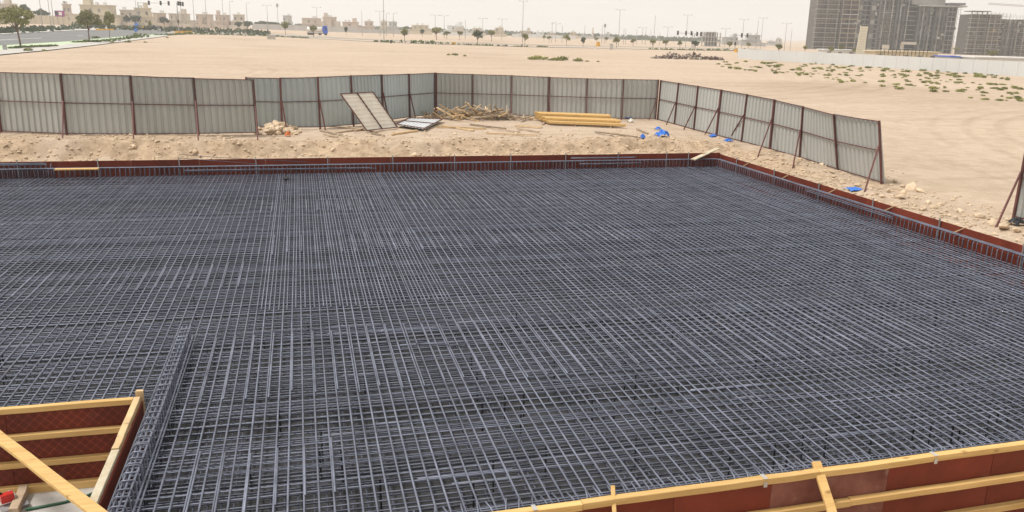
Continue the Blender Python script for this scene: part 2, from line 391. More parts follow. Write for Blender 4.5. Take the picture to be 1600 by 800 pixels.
# raft floor: dark membrane under the steel
def slab_ab(name, m, a0, a1, b0, b1, z, parent=None):
    return MB().add([W(a0, b0, z), W(a0, b1, z), W(a1, b1, z), W(a1, b0, z)], [(0, 1, 2, 3)]).build(name, m, parent)
mb = MB()
b_l = -15.9
mb.add([W(AF(B_PIT), B_PIT, Z_FLOOR), W(AF(B_RIGHT), B_RIGHT, Z_FLOOR), W(A_BACK, B_RIGHT, Z_FLOOR), W(A_BACK, B_PIT, Z_FLOOR)], [(0, 1, 2, 3)])
mb.add([W(A_PIT, b_l, Z_FLOOR), W(A_PIT, B_PIT, Z_FLOOR), W(A_BACK, B_PIT, Z_FLOOR), W(A_BACK, b_l, Z_FLOOR)], [(0, 1, 2, 3)])
structure(mb.build('raft_floor', MEMBRANE))
pf = structure(slab_ab('pit_floor', CONC, 3.5, A_PIT, -8.0, B_PIT - 0.1, Z_PIT + 0.03))

# ------------------------------------------------------------------ reinforcing steel
def bar_mesh(name, m, length_class, amp, n=7, segs=8, rad=BAR):
    """unit-length bar along +X with small sideways bends (true metres across)"""
    pts = []; ph = [rng.uniform(0, 6.28) for _ in range(4)]
    for i in range(segs + 1):
        t = i / segs
        y = amp * (math.sin(2.2 * t + ph[0]) + 0.5 * math.sin(7 * t + ph[1])); z = amp * 0.25 * math.sin(9 * t + ph[2])
        pts.append((t, y, z))
    mb = MB(); vs = []
    for p in pts:
        for k in range(n):
            an = 2 * math.pi * k / n
            vs.append((p[0], p[1] + rad * math.cos(an), p[2] + rad * math.sin(an)))
    fs = [(i * n + k, (i + 1) * n + k, (i + 1) * n + (k + 1) % n, i * n + (k + 1) % n) for i in range(segs) for k in range(n)]
    fs += [tuple(range(n)), tuple(range(segs * n + n - 1, segs * n - 1, -1))]
    mb.add(vs, fs)
    return mb.mesh(name, m, True)
LONG = [bar_mesh('bar_long', REBAR, 25, 0.010) for _ in range(9)]
CROSS = [bar_mesh('bar_cross', REBAR, 25, 0.012, rad=0.0102) for _ in range(7)]
SHORT = [bar_mesh('bar_short', REBAR, 3, 0.003, segs=2) for _ in range(3)]
LOWB = [bar_mesh('bar_low', REBAR_LOW, 25, 0.018, n=5, segs=6) for _ in range(5)]
ANG_A = math.atan2(GA[1], GA[0]); ANG_B = math.atan2(GB[1], GB[0])
def bar(name, meshes, parent, p, ang, length, tilt=0.0):
    o = obj(name, rng.choice(meshes), parent)
    o.location = p; o.rotation_euler = (rng.choice((0, math.pi)), tilt, ang); o.scale = (length, 1, 1)
    return o
mat_up = thing('rebar_mat', W(20, 5, Z_MAT), 'huge upper mat of grey reinforcing bars filling the excavation', 'rebar mat')
mat_lo = thing('rebar_mat', W(20, 5, Z_FLOOR), 'lower mat of grey bars seen through gaps of the upper mat', 'rebar mat')
zA = Z_MAT; zB = Z_MAT - BAR - .0106; zB2 = Z_MAT - 0.085
bpos = []; b = -15.2
while b < B_RIGHT - 0.12:
    bpos.append(b); b += 0.166 * rng.uniform(0.945, 1.055)
for b in bpos:
    a0 = AF(b) + 0.10 if b > B_PIT + 0.05 else A_PIT + 0.12
    bar('long_bar', LONG, mat_up, W(a0, b, zA + rng.uniform(-.004, .004)), ANG_A + rng.uniform(-.0012, .0012), A_BACK - 0.12 - a0)
a = A_FRONT + 0.14; apos = []
while a < A_BACK - 0.1:
    apos.append(a); a += 0.198 * rng.uniform(0.92, 1.08)
for a in apos:
    b0 = B_PIT + 0.12 if a < A_PIT + 0.1 else -15.3
    b1 = min(B_RIGHT - .12, (a - .1 - 8.21) / .0277 + 1.94)
    if b1 - b0 > 2: bar('cross_bar', CROSS, mat_up, W(a, b0, zB), ANG_B + rng.uniform(-.0012, .0012), b1 - b0)
# second cross layer, closely spaced but with open zones
a = 9.4
while a < A_BACK - 0.1:
    b0 = B_PIT + 0.12 if a < A_PIT + 0.1 else -15.3
    dens = float(vnoise(a * 0.55 + 3, 2.2))
    if dens > -0.13:
        L = B_RIGHT - 0.12 - b0
        if rng.random() < 0.35 and a < 20: L *= rng.uniform(0.45, 0.9)
        bar('cross_bar', CROSS, mat_up, W(a + rng.uniform(-.03, .03), b0, zB2 - rng.uniform(0, .05)), ANG_B + rng.uniform(-.0015, .0015), L)
    a += rng.choice((0.1, 0.17, 0.2)) if a < 22 else 0.2
# extra bars in the dense strip
for b0, b1 in zip(bpos[:-1], bpos[1:]):
    if -1.05 < b0 < 2.75:
        bar('long_bar', LONG, mat_up, W(16.15 + rng.uniform(-.08, .08) + 0.03 * b0, (b0 + b1) / 2 + rng.uniform(-.012, .012), zA), ANG_A, A_BACK - 0.2 - 16.2)
# lap splices: short doubled lengths, staggered on alternate bars
def laps(a_lo, a_hi, b_lo, b_hi, odd, slope=0.0):
    for i, b in enumerate(bpos):
        if b_lo < b < b_hi and i % 2 == odd:
            s0 = a_lo + slope * b + rng.uniform(-.14, .14); s1 = a_hi + slope * b + rng.uniform(-.14, .14)
            if s0 < A_FRONT + .3: continue
            bar('lap_bar', SHORT, mat_up, W(s0, b + 2.05 * BAR, zA + .003), ANG_A + rng.uniform(-.002, .002), s1 - s0)
laps(12.05, 14.8, -1.9, 11.5, 0); laps(20.5, 22.3, -1.2, 9, 1); laps(25.4, 27.1, -1.6, 12.0, 0); laps(17.9, 19.7, -7.5, -1.4, 1)
laps(9.0, 10.4, -1.8, 0.3, 1)
for k in range(20):      # laps of the cross bars
    a = rng.choice([q for q in apos if 9 < q < 15]); b0 = rng.uniform(0, 9)
    bar('lap_bar', SHORT, mat_up, W(a + 2.05 * BAR, b0, zB), ANG_B, rng.uniform(.8, 1.5))
# upright chairs between the mats, near-black colour standing for their shade
for k in range(150):
    a = 9.0 + (rng.random() ** 1.6) * 16; b = rng.uniform(-1.8, 16.5)
    if a > A_PIT + 1 and rng.random() < .25: b = rng.uniform(-7, -2)
    o = obj('chair_leg', MB().tube([(0, 0, 0), (0.012, 0.008, -0.5)], 0.0135, 5).mesh('chair_leg', DARK) if k == 0 else CHAIR, mat_up)
    CHAIR = o.data
    o.location = W(a, b, Z_MAT - 0.02)
# one loose crooked bar lying on the mat
tag(MB().tube([U(650, 537, Z_MAT + .035), U(690, 538, Z_MAT + .04), U(722, 540, Z_MAT + .03), U(729, 543, Z_MAT + .01)], 0.011, 6).build('loose_bar', REBAR_LOW, None, True),
    'thin crooked loose bar lying across the grid of bars', 'steel bar')
# lower mat
b = -15.0
k = 0
while b < B_RIGHT - 0.15:
    a0 = AF(b) + 0.12 if b > B_PIT + 0.05 else A_PIT + 0.12
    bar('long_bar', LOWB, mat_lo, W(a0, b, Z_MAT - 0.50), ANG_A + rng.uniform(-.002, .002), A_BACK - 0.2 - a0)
    b += 0.166 * rng.uniform(0.85, 1.15)
a = A_FRONT + 0.2
while a < A_BACK - 0.1:
    b0 = B_PIT + 0.14 if a < A_PIT + 0.1 else -15.2
    b1 = min(B_RIGHT - .2, (a - .1 - 8.21) / .0277 + 1.94)
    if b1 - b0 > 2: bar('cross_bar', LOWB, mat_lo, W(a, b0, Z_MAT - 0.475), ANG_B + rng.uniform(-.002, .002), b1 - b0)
    a += 0.2 * rng.uniform(0.8, 1.2)

# edge cages along the far and right edges: hairpin bars with runners on top
def hairpin(w, top, bot, r=BAR * 0.8):
    return MB().tube([(0, -w / 2, bot), (0, -w / 2, top - .03), (0, -w / 2 + .03, top), (0, w / 2 - .03, top), (0, w / 2, top - .03), (0, w / 2, bot)], r, 5)
hp = hairpin(0.16, 0.0, -0.62).mesh('hairpin', REBAR, True)
hpr = hairpin(0.16, 0.0, -0.62).mesh('hairpin', REBAR, True)
cb = thing('edge_cage', W(A_BACK - .15, 5, Z_MAT), 'row of upright hairpin bars along the far brown formwork', 'rebar cage')
cr_ = thing('edge_cage', W(20, B_RIGHT - .15, Z_MAT), 'row of upright hairpin bars along the right hand formwork', 'rebar cage')
ZC = Z_MAT + 0.30
for b in np.arange(-13.9, B_RIGHT - .15, 0.166):
    o = obj('hairpin_bar', hp, cb); o.location = W(A_BACK - 0.17, b + rng.uniform(-.02, .02), ZC + rng.uniform(-.012, .012)); o.rotation_euler = (0, 0, ANG_B + rng.uniform(-.1, .1))
for a in np.arange(12, A_BACK - .25, 0.166):
    o = obj('hairpin_bar', hpr, cr_); o.location = W(a + rng.uniform(-.02, .02), B_RIGHT - 0.17, ZC + rng.uniform(-.012, .012)); o.rotation_euler = (0, 0, ANG_A + rng.uniform(-.1, .1))
for off in (-.07, 0.0, .07):
    bar('runner_bar', LONG, cb, W(A_BACK - .17 + off, -13.9, ZC + .02), ANG_B, B_RIGHT - .2 + 13.9)
    bar('runner_bar', LONG, cr_, W(12, B_RIGHT - .17 + off, ZC + .02), ANG_A, A_BACK - .2 - 12)
# bundles of spare bars resting on the cages
def bundle(parent, p, ang, length, n, dz=.02, spread=.03):
    for i in range(n):
        bar('runner_bar', SHORT, parent, Vector(p) + Vector((rng.uniform(-spread, spread), rng.uniform(-spread, spread), i * dz)), ang + rng.uniform(-.006, .006), length * rng.uniform(.93, 1))
bundle(cb, W(A_BACK - .22, -13.5, ZC + .17), ANG_B, 4.9, 4)
for b in np.arange(-13.5, -8.6, 0.166):
    o = obj('hairpin_bar', hp, cb); o.location = W(A_BACK - 0.13, b, ZC + .18); o.rotation_euler = (0, 0, ANG_B)
bundle(cb, W(A_BACK - .36, -4.2, ZC - .12), ANG_B, 6.9, 3)
bundle(cb, W(A_BACK - .25, 10.6, ZC + .14), ANG_B, 2.9, 2); bundle(cb, W(A_BACK - .42, 10.9, ZC - .08), ANG_B, 2.9, 2)
for b in np.arange(3.2, 14.6, 0.3):
    pass
bundle(cr_, W(20.8, B_RIGHT - .45, ZC - .05), ANG_A, 4.6, 3, .035, .07)
bundle(cr_, W(20.8, B_RIGHT - .30, ZC + .05), ANG_A, 4.8, 2, .03, .05)

# turned-up bar ends along the front edge
cf = thing('edge_cage', W(A_FRONT + .15, 6, Z_MAT), 'low row of turned up bar ends along the front timber rail', 'rebar cage')
hk = MB().tube([(0, .22, 0), (0, .04, 0), (0, .01, -.02), (0, 0, -.06), (0, 0, -.5)], BAR * .8, 5).mesh('hook', REBAR, True)
for b in np.arange(-2.2, B_RIGHT - .2, 0.166):
    o = obj('hook_bar', hk, cf); o.location = W(AF(b) + .07 + rng.uniform(-.01, .01), b + rng.uniform(-.02, .02), Z_MAT + .032 + rng.uniform(-.008, .008)); o.rotation_euler = (0, 0, rng.uniform(-.25, .25))
for off, dz in ((.11, .012), (.17, .01), (.13, -.12)):
    bar('runner_bar', CROSS, cf, W(AF(-2.3) + off, -2.3, Z_MAT + dz), ANG_B + .0277, B_RIGHT - .2 + 2.3)

# wall cage standing out of the mat beside the pit
wc = thing('wall_cage', W(11, -2.13, Z_MAT), 'narrow cage of stirrups standing proud of the mat beside the pit corner', 'rebar cage')
def stirrup():
    w, h = 0.17, 0.72
    return MB().tube([(0, -w / 2, -h), (0, -w / 2, -.025), (0, -w / 2 + .025, 0), (0, w / 2 - .025, 0), (0, w / 2, -.025), (0, w / 2, -h), (0, w / 2 - .04, -h - .02)], BAR * .85, 6)
stm = stirrup().mesh('stirrup', REBAR, True)
ZW = -0.53
for a in np.arange(7.4, 14.75, 0.185):
    for dd in ((0,) if rng.random() < .8 else (0, .028)):
        o = obj('stirrup', stm, wc); o.location = W(a + dd + rng.uniform(-.02, .02), -2.135, ZW + rng.uniform(-.008, .008)); o.rotation_euler = (rng.uniform(-.02, .02), rng.uniform(-.03, .03), ANG_A + rng.uniform(-.05, .05))
for b, z in ((-2.205, ZW - .03), (-2.135, ZW - .028), (-2.065, ZW - .03), (-2.04, ZW - .22)):
    bar('runner_bar', LONG, wc, W(7.4, b, z), ANG_A, 7.45)

# ------------------------------------------------------------------ formwork
def ply_run(parent, pts0, d, zt, zb, n, m, thick=.018, name='plywood_panel', mats=None):
    """n plywood panels butted along direction d"""
    p0, p1 = pts0
    for i in range(n):
        q0 = p0.lerp(p1, i / n); q1 = p0.lerp(p1, (i + 1) / n)
        g = (q1 - q0).normalized() * 0.003
        off = Vector(d) * rng.uniform(0, .004)
        mb = MB().beam(q0 + g + off + Vector((0, 0, (zt + zb) / 2)), q1 - g + off + Vector((0, 0, (zt + zb) / 2 + 0)), thick, zt - zb + rng.uniform(-.006, .006))
        o = mb.build(name, mats[i] if mats else m, parent)
fb = thing('formwork_wall', W(A_BACK, 3, Z_FLOOR), 'long dark red plywood formwork along the far edge of the bars', 'formwork')
ply_run(fb, (W(A_BACK + .01, -15.5), W(A_BACK + .01, B_RIGHT + .03)), W(1, 0), -0.22, Z_FLOOR, 14, PLY)
fr = thing('formwork_wall', W(20, B_RIGHT, Z_FLOOR), 'dark red plywood formwork running along the right edge of the bars', 'formwork')
ply_run(fr, (W(A_FRONT - .5, B_RIGHT + .01), W(A_BACK - .02, B_RIGHT + .01)), W(0, 1), -0.275, Z_FLOOR, 10, PLY)
for px in (-95, 33, 155, 280, 400, 514, 619, 720, 813, 905, 994, 1077, 1115):
    p = U(px, 262, ZC); b = p.x * GB[0] + p.y * GB[1]
    MB().tube([W(A_BACK - .06, b, Z_FLOOR), W(A_BACK - .05, b - .02, -0.17 + rng.uniform(0, .06))], 0.02, 6).build('stay_post', GALV, fb)
for a in (30.9, 28.0, 25.1, 22.2, 19.3, 16.4, 13.5):
    MB().tube([W(a, B_RIGHT - .05, Z_FLOOR), W(a, B_RIGHT - .06, -0.20)], 0.022, 6).build('stay_post', GALV, fr)
    MB().beam(W(a - .6, B_RIGHT - .12, ZC), W(a - .9, B_RIGHT + .05, -0.24), .03, .025).build('stay_strut', TIMBER_PALE, fr)
# planks lying on the far cages
tag(MB().beam(U(86, 264.5, ZC + .07), U(154, 263.5, ZC + .07), .20, .045, jit=.004).build('plank', TIMBER), 'short yellow plank lying on the hairpin bars at far left', 'plank')
tag(MB().beam(W(A_BACK - .55, 15.9, ZC + .06), W(A_BACK + .55, 17.6, -.10), .22, .045, jit=.004).build('plank', TIMBER_SLURRY), 'pale plank bridging the far corner of the formwork', 'plank')
# wire loop handrail above the far formwork
tag(MB().tube([U(400, 256, -.2), U(281, 247, -.05), U(280, 241, .02), U(340, 246, -.02), U(480, 253, -.18)], 0.010, 5).build('bent_bar', REBAR_LOW, None, True), 'bent thin bar sticking up above the far formwork', 'steel bar')

# front formwork, seen from its outer side
ff = thing('formwork_wall', W(A_FRONT, 6, Z_PIT), 'plywood formwork with yellow timber rails in the right foreground', 'formwork')
ZR = -0.70
pm = [PLY, PLY, PLY, PLY, PLY, PLY_WORN, PLY, PLY, PLY, PLY, PLY]
b_edges = [-2.36, -1.2, 0.6, 2.4, 4.2, 5.55, 7.30, 9.0, 11.4, 13.8, 16.2, B_RIGHT - .05]
for i in range(len(b_edges) - 1):
    b0, b1 = b_edges[i], b_edges[i + 1]
    zt = ZR - .09
    MB().beam(W(AF(b0) - .035 + rng.uniform(-.002, .002), b0 + .003, (zt + Z_PIT) / 2), W(AF(b1) - .035 + rng.uniform(-.002, .002), b1 - .003, (zt + Z_PIT) / 2), .018, zt - Z_PIT).build('plywood_panel', pm[i], ff)
def rail(parent, p0, p1, w, h, m=TIMBER, name='timber_rail', n=8):
    """sawn timber with slightly uneven edges"""
    p0, p1 = Vector(p0), Vector(p1); mb = MB(); d = (p1 - p0); dn = d.normalized(); up = Vector((0, 0, 1)); sx = dn.cross(up).normalized(); sz = sx.cross(dn)
    vs = []
    for i in range(n + 1):
        p = p0 + d * (i / n); jx, jz = rng.uniform(-.004, .004), rng.uniform(-.004, .004); c = .006
        for (u, v) in ((-w / 2, -h / 2 + c), (-w / 2 + c, -h / 2), (w / 2 - c, -h / 2), (w / 2, -h / 2 + c), (w / 2, h / 2 - c), (w / 2 - c, h / 2), (-w / 2 + c, h / 2), (-w / 2, h / 2 - c)):
            vs.append(p + sx * (u + jx) + sz * (v + jz))
    fs = [(i * 8 + k, i * 8 + (k + 1) % 8, i * 8 + 8 + (k + 1) % 8, i * 8 + 8 + k) for i in range(n) for k in range(8)]
    fs += [tuple(range(7, -1, -1)), tuple(range(n * 8, n * 8 + 8))]
    return mb.add(vs, fs).build(name, m, parent)
for z, j in ((ZR - .045, 0), (ZR - .50, 1), (ZR - .95, 2)):
    cut = [-2.3, 3.0, 6.2 + j * .5, 11.0, B_RIGHT - .06]
    for b0, b1 in zip(cut[:-1], cut[1:]):
        dp = -.046 if j == 0 else -.095
        rail(ff, W(AF(b0) + dp, b0 + .003, z + rng.uniform(-.004, .004)), W(AF(b1) + dp, b1 - .003, z + rng.uniform(-.004, .004)), .10 if j == 0 else .09, .09)
for b in (2.42, 5.42, 7.98, 10.6):
    mbc = MB(); c0 = W(AF(b) - .046, b, ZR - .04); R3 = Matrix.Rotation(ANG_B + .0277, 3, 'Z')
    mbc.box(c0 + Vector((0, 0, .046)), (.05, .115, .006), R3).box(W(AF(b) - .103, b, ZR - .075), (.05, .006, .07), R3)
    mbc.build('tin_clip', CLIP, ff)
tag(rail(None, W(AF(6.22) + .06, 6.24, ZR + .05), W(AF(6.22) - 1.6, 6.04, -2.0), .12, .045, name='raking_strut'), 'broad yellow timber strut leaning from the front rail', 'timber strut')
tag(rail(None, W(AF(3.4) + .06, 3.43, ZR + .09), W(AF(3.4) - 1.2, 3.17, -2.0), .05, .035, name='raking_strut'), 'thin yellow stick leaning over the front rail near picture centre', 'timber strut')

# pit formwork, left foreground
pb = thing('formwork_wall', W(A_PIT, -5, Z_PIT), 'plywood pit wall with four yellow rails, lower left', 'formwork')
b_e = [-8.0, -6.1, -4.25, B_PIT - .10]
for b0, b1 in zip(b_e[:-1], b_e[1:]):
    MB().beam(W(A_PIT - .02, b0 + .003, (ZR - .08 + Z_PIT) / 2), W(A_PIT - .02, b1 - .003, (ZR - .08 + Z_PIT) / 2), .018, ZR - .08 - Z_PIT).build('plywood_panel', PLY_MESH, pb)
for z, dp in ((ZR - .04, -.03), (-1.15, -.075), (-1.57, -.075), (-1.97, -.075)):
    rail(pb, W(A_PIT + dp, -8.0, z), W(A_PIT + dp, B_PIT - .11, z + .01), .09, .085 if z > -1.9 else .12)
ps = thing('formwork_wall', W(10, B_PIT, Z_PIT), 'pit side wall topped with slurry stained timber beside the cage', 'formwork')
MB().beam(W(3.5, B_PIT + .01, (ZR - .05 + Z_PIT) / 2), W(A_PIT - .03, B_PIT + .01, (ZR - .05 + Z_PIT) / 2), .02, ZR - .05 - Z_PIT).build('plywood_panel', PLY, ps)
rail(ps, W(10.6, B_PIT - .052, ZR - .03), W(A_PIT - .03, B_PIT - .05, ZR - .02), .09, .09, TIMBER_PALE)
rail(ps, W(3.5, B_PIT - .052, ZR - .045), W(10.595, B_PIT - .052, ZR - .045), .10, .09, TIMBER_SLURRY)
rail(ps, W(3.5, B_PIT - .05, -1.5), W(A_PIT - .12, B_PIT - .05, -1.5), .09, .09)
MB().beam(W(A_PIT + .03, B_PIT - .02, -1.4), W(A_PIT + .03, B_PIT - .02, ZR + .10), .10, .06, jit=.01).build('corner_post', TIMBER_PALE, ps)
tag(rail(None, U(168, 814, ZR + .055), U(0, 684, ZR + .055) + (U(0, 684, ZR + .055) - U(168, 814, ZR + .055)) * .45, .15, .05, name='corner_brace', n=12), 'yellow plank laid diagonally across the pit corner', 'plank')
# things in the pit
def crumpled(name, m, p, size, seed, n=26, label=None, cat=None, squash=.5, parent=None):
    r = random.Random(seed); mb = MB(); k = 8; vs = []; fs = []
    for i in range(k + 1):
        for j in range(k + 1):
            u, v = i / k - .5, j / k - .5
            rr = 1 - min(1, (u * u + v * v) * 2.2)
            ed = 1 + r.uniform(-.18, .18)
            vs.append((p[0] + u * size[0] * ed, p[1] + v * size[1] * ed, p[2] + size[2] * (rr * squash + r.uniform(0, .5) * rr) + .004))
    for i in range(k):
        for j in range(k):
            q = i * (k + 1) + j; fs.append((q, q + k + 1, q + k + 2, q + 1))
    o = mb.add(vs, fs).build(name, m, parent)
    if label: tag(o, label, cat)
    return o
RED = mat('red_plastic', (0.5, 0.03, 0.025), 0.4, var=.2); ORANGE = mat('orange_plastic', (0.65, 0.16, 0.03), 0.5, var=.2)
pz = Z_PIT + .03
tp = U(12, 783, pz + .1)
saw = thing('circular_saw', (tp.x, tp.y, pz), 'red handheld power tool at the pit edge, lower left corner', 'power tool')
MB().box((tp.x, tp.y, pz + .16), (.16, .10, .12), Matrix.Rotation(.5, 3, 'Z')).build('motor_body', RED, saw)
MB().box((tp.x + .09, tp.y - .05, pz + .05), (.34, .2, .02), Matrix.Rotation(.5, 3, 'Z')).build('base_plate', GALV, saw)
MB().tube([(tp.x - .05, tp.y, pz + .2), (tp.x - .1, tp.y - .02, pz + .27), (tp.x - .18, tp.y - .05, pz + .2)], .018, 6).build('handle', DARK, saw)
MB().tube([(tp.x + .02, tp.y + .07, pz + .12), (tp.x + .04, tp.y + .09, pz + .12)], .10, 12).build('blade', CLIP, saw)
wp = U(33, 790, pz)
tag(rail(None, (wp.x, wp.y - .3, pz + .07), (wp.x - .05, wp.y + .35, pz + .07), .12, .12, SCRAP, 'timber_block', n=3), 'short brown timber block beside the red tool', 'timber')
HOSE = mat('green_hose', (0.03, 0.10, 0.06), .5)
hpts = [U(40, 796, pz + .03), U(70, 791, pz + .02), U(100, 785, pz + .02), U(135, 775, pz + .02), U(152, 768, pz + .06)]
tag(MB().tube(hpts, .02, 6).build('hose', HOSE, None, True), 'dark green hose lying on the pale pit floor', 'hose')

# ------------------------------------------------------------------ hoarding fence
def corr_panel(name, m, p0, p1, z0, z1, h, parent, lean=(0, 0), inward=(0, -1)):
    """trapezoid-ribbed steel sheet between two posts; z0,z1 are its foot heights"""
    n = Vector((inward[0], inward[1], 0)); L = (p1 - p0).length; k = max(5, int(round(L / 0.27)))
    prof = []
    for i in range(k):
        for (f, dd) in ((0.10, 0), (0.62, 0), (0.76, -.045), (0.96, -.045)):
            prof.append(((i + f) / k, dd))
    prof = [(0, 0)] + prof + [(1, 0)]
    vs, fs = [], []; T = .004
    for (t, dd) in prof:
        for side in (0, 1):
            for lev in (0, 1):
                p = p0.lerp(p1, t); z = z0 + (z1 - z0) * t + lev * h
                q = p - n * (.045 + side * T) + n * dd
                vs.append((q.x + (lean[0] + (lean[2] - lean[0]) * t) * lev, q.y + (lean[1] + (lean[3] - lean[1]) * t) * lev, z))
    N = len(prof)
    for i in range(N - 1):
        o = i * 4; e = o + 4
        fs += [(o, e, e + 1, o + 1), (o + 3, e + 3, e + 2, o + 2), (o + 1, e + 1, e + 3, o + 3), (o, o + 2, e + 2, e)]
    return MB().add(vs, fs).build(name, m, parent)
def fence(label, foot, m, braces, inward, hs=2.28, brace_len=1.05):
    """foot: list of (x,y,z,h,leanx,leany)"""
    foot = [tuple(V2(f[0], f[1], f[2])) + (f[3],) + tuple(V2(f[4], f[5]))[:2] for f in foot]
    inward = tuple(V2(*inward))
    r = thing('hoarding_fence', Vector(foot[len(foot) // 2][:3]), label, 'fence')
    n = Vector((inward[0], inward[1], 0)).normalized()
    for i, (x, y, z, h, lx, ly) in enumerate(foot):
        p = Vector((x, y, z - .35)); q = Vector((x + lx, y + ly, z + h + .03))
        w = .10 if i in braces.get('wide', ()) else .058
        MB().beam(p, q, w, .07, (n.x, n.y, 0)).build('post', RUST, r)
        if i in braces['at']:
            top = p.lerp(q, .64 + rng.uniform(-.04, .04))
            fx, fy = braces['at'][i]; ft = on_ground(fx, fy)
            ft.z -= .1
            MB().beam(top + n * .05, ft, .045, .045, (n.x, n.y, 0.3)).build('brace', RUST, r)
    for i in range(len(foot) - 1):
        f0, f1 = foot[i], foot[i + 1]
        p0, p1 = Vector((f0[0], f0[1], 0)), Vector((f1[0], f1[1], 0)); h = (f0[3] + f1[3]) / 2
        lean = (f0[4], f0[5], f1[4], f1[5])
        mm = m[i % len(m)] if isinstance(m, list) else m
        corr_panel('panel', mm, p0, p1, f0[2] + .04, f1[2] + .04, h - .03, r, lean, n)
        for t, hh in ((.0, .03), (.52, .03), (1.0, .028)):
            a_ = p0 + Vector((f0[4] * t, f0[5] * t, f0[2] + .06 + t * (f0[3] - .06))) - n * .012
            b_ = p1 + Vector((f1[4] * t, f1[5] * t, f1[2] + .06 + t * (f1[3] - .06))) - n * .012
            MB().beam(a_, b_, .035, hh).build('rail', RUST, r)
    return r
L_ = [(-26.4, 34.6, .2, 2.38, .05, .05), (-23.7, 34.15, .2, 2.38, .05, .05), (-20.79, 33.69, .2, 2.38, .05, 0), (-17.95, 33.35, .2, 2.40, .03, 0), (-15.36, 33.72, .2, 2.36, .0, .05), (-13.1, 34.55, .18, 2.29, -.04, 0), (-11.11, 36.04, .1, 2.28, -.06, 0)]
fence('grey corrugated fence run on the left, nearest to the brown formwork', L_, SHEET, {'at': {2: (-2, 214), 3: (97, 233), 4: (209, 239), 5: (311, 234), 6: (404, 235)}}, (0.12, -1), brace_len=.9)
M_ = [(-12.2, 38.3, .06, 2.27, 0, 0), (-10.75, 38.55, .05, 2.27, .02, 0), (-9.1, 39.05, .05, 2.33, -.03, 0), (-7.78, 40.4, .05, 2.36, -.08, 0), (-6.67, 42.5, .05, 2.32, -.05, 0), (-5.6, 44.7, .05, 2.28, -.03, 0), (-4.47, 46.86, .03, 2.29, 0, 0)]
fence('fence run tinted bluish with sky light behind the leaning panel and rubble', M_, SHEET_SKYLIT, {'at': {1: (449, 206), 2: (509, 204), 4: (609, 190), 5: (651, 190)}}, (.8, -.6))
Bk = [(-4.40, 46.95, .02, 2.28, 0, 0), (-2.4, 47.42, 0, 2.26, -.02, 0), (-.22, 47.36, 0, 2.25, -.02, 0), (1.88, 47.40, 0, 2.20, -.03, 0), (3.99, 47.25, 0, 2.18, -.03, 0), (5.98, 47.1, 0, 2.2, -.02, 0), (7.92, 47.40, 0, 2.2, .03, 0)]
fence('far fence run behind the scrap timber and yellow beams', Bk, SHEET, {'at': {2: (798, 186), 3: (860, 187), 4: (915, 188), 5: (970, 190), 6: (1013, 188)}, 'wide': (3,)}, (0, -1))
Rt = [(8.0, 47.3, -.02, 2.2, .05, 0), (8.6, 45.41, -.06, 2.21, .08, 0), (9.25, 43.4, -.11, 2.24, .05, 0), (10.01, 41.6, -.17, 2.25, .06, 0), (10.77, 39.7, -.22, 2.23, .06, 0), (11.52, 37.6, -.28, 2.22, -.02, 0), (12.2, 35.5, -.34, 2.17, -.12, 0), (12.78, 32.5, -.39, 2.18, -.5, 0), (13.45, 30.02, -.45, 2.26, -.45, .02)]
fence('fence run leading towards the viewer on the right, its near end tilted', Rt, SHEET, {'at': {1: (1040, 195), 2: (1067, 203), 3: (1100, 211), 4: (1138, 217), 5: (1182, 248), 6: (1238, 264), 8: (1350, 300)}, 'wide': (3, 5)}, (-.85, -.3), brace_len=.75)
e0 = U(1583, 341, -.42); e0 = Vector((e0.x * CT - e0.y * ST, e0.x * ST + e0.y * CT, e0.z))
Er = [(e0.x, e0.y, -.42, 2.3, .02, 0), (e0.x + .95, e0.y - 1.9, -.45, 2.3, 0, 0), (e0.x + 1.9, e0.y - 3.8, -.45, 2.3, 0, 0)]
fence('single fence end with brace at the right picture edge', Er, SHEET, {'at': {0: (1553, 359)}}, (-.88, -.45), brace_len=.75)

# loose sheets leaning and lying inside the fence
def loose_panel(name, c, label, sheet):
    """c = four corners: top-left, top-right, bottom-right, bottom-left; frame, middle bar, ribs across"""
    tl, tr, br, bl = [Vector(q) for q in c]
    nrm = (tr - tl).cross(bl - tl).normalized(); nrm = nrm if nrm.z > 0 else -nrm
    r = thing(name, (bl + br) / 2, label, 'fence panel')
    k = 9; vs, fs = [], []
    prof = [(0, 0)] + [((i + f) / k, dd) for i in range(k) for f, dd in ((.06, 0), (.7, 0), (.78, .03), (.98, .03))] + [(1, 0)]
    for t, dd in prof:
        for s_ in (0, 1):
            a_ = tl.lerp(bl, t) + nrm * (dd - .006 * s_); b_ = tr.lerp(br, t) + nrm * (dd - .006 * s_); vs += [a_, b_]
    for i in range(len(prof) - 1):
        o = i * 4; fs += [(o, o + 1, o + 5, o + 4), (o + 2, o + 6, o + 7, o + 3), (o, o + 4, o + 6, o + 2), (o + 1, o + 3, o + 7, o + 5)]
    MB().add(vs, fs).build('sheet', sheet, r)
    for p, q in ((tl, tr), (tr, br), (br, bl), (bl, tl), ((tl + tr) / 2, (bl + br) / 2)):
        MB().beam(p + nrm * .045, q + nrm * .045, .038, .04, nrm).build('frame_bar', RUST, r)
    return r
bl = Vector(U(572, 204, .08)); br = Vector(U(620, 199, .08)); tl = Vector(U(531, 147, 1.75)); tr = tl + (br - bl)
loose_panel('framed_sheet', (tl, tr, br, bl), 'framed pale sheet leaning askew against the fence', SHEET_PALE)
q = [U(618, 195, .16), U(640, 185, .16), U(692, 187, .14), U(663, 202, .14)]
loose_panel('framed_sheet', (q[0], q[1], q[2], q[3]), 'framed pale sheet lying flat before the scrap timber', SHEET_LIGHT)

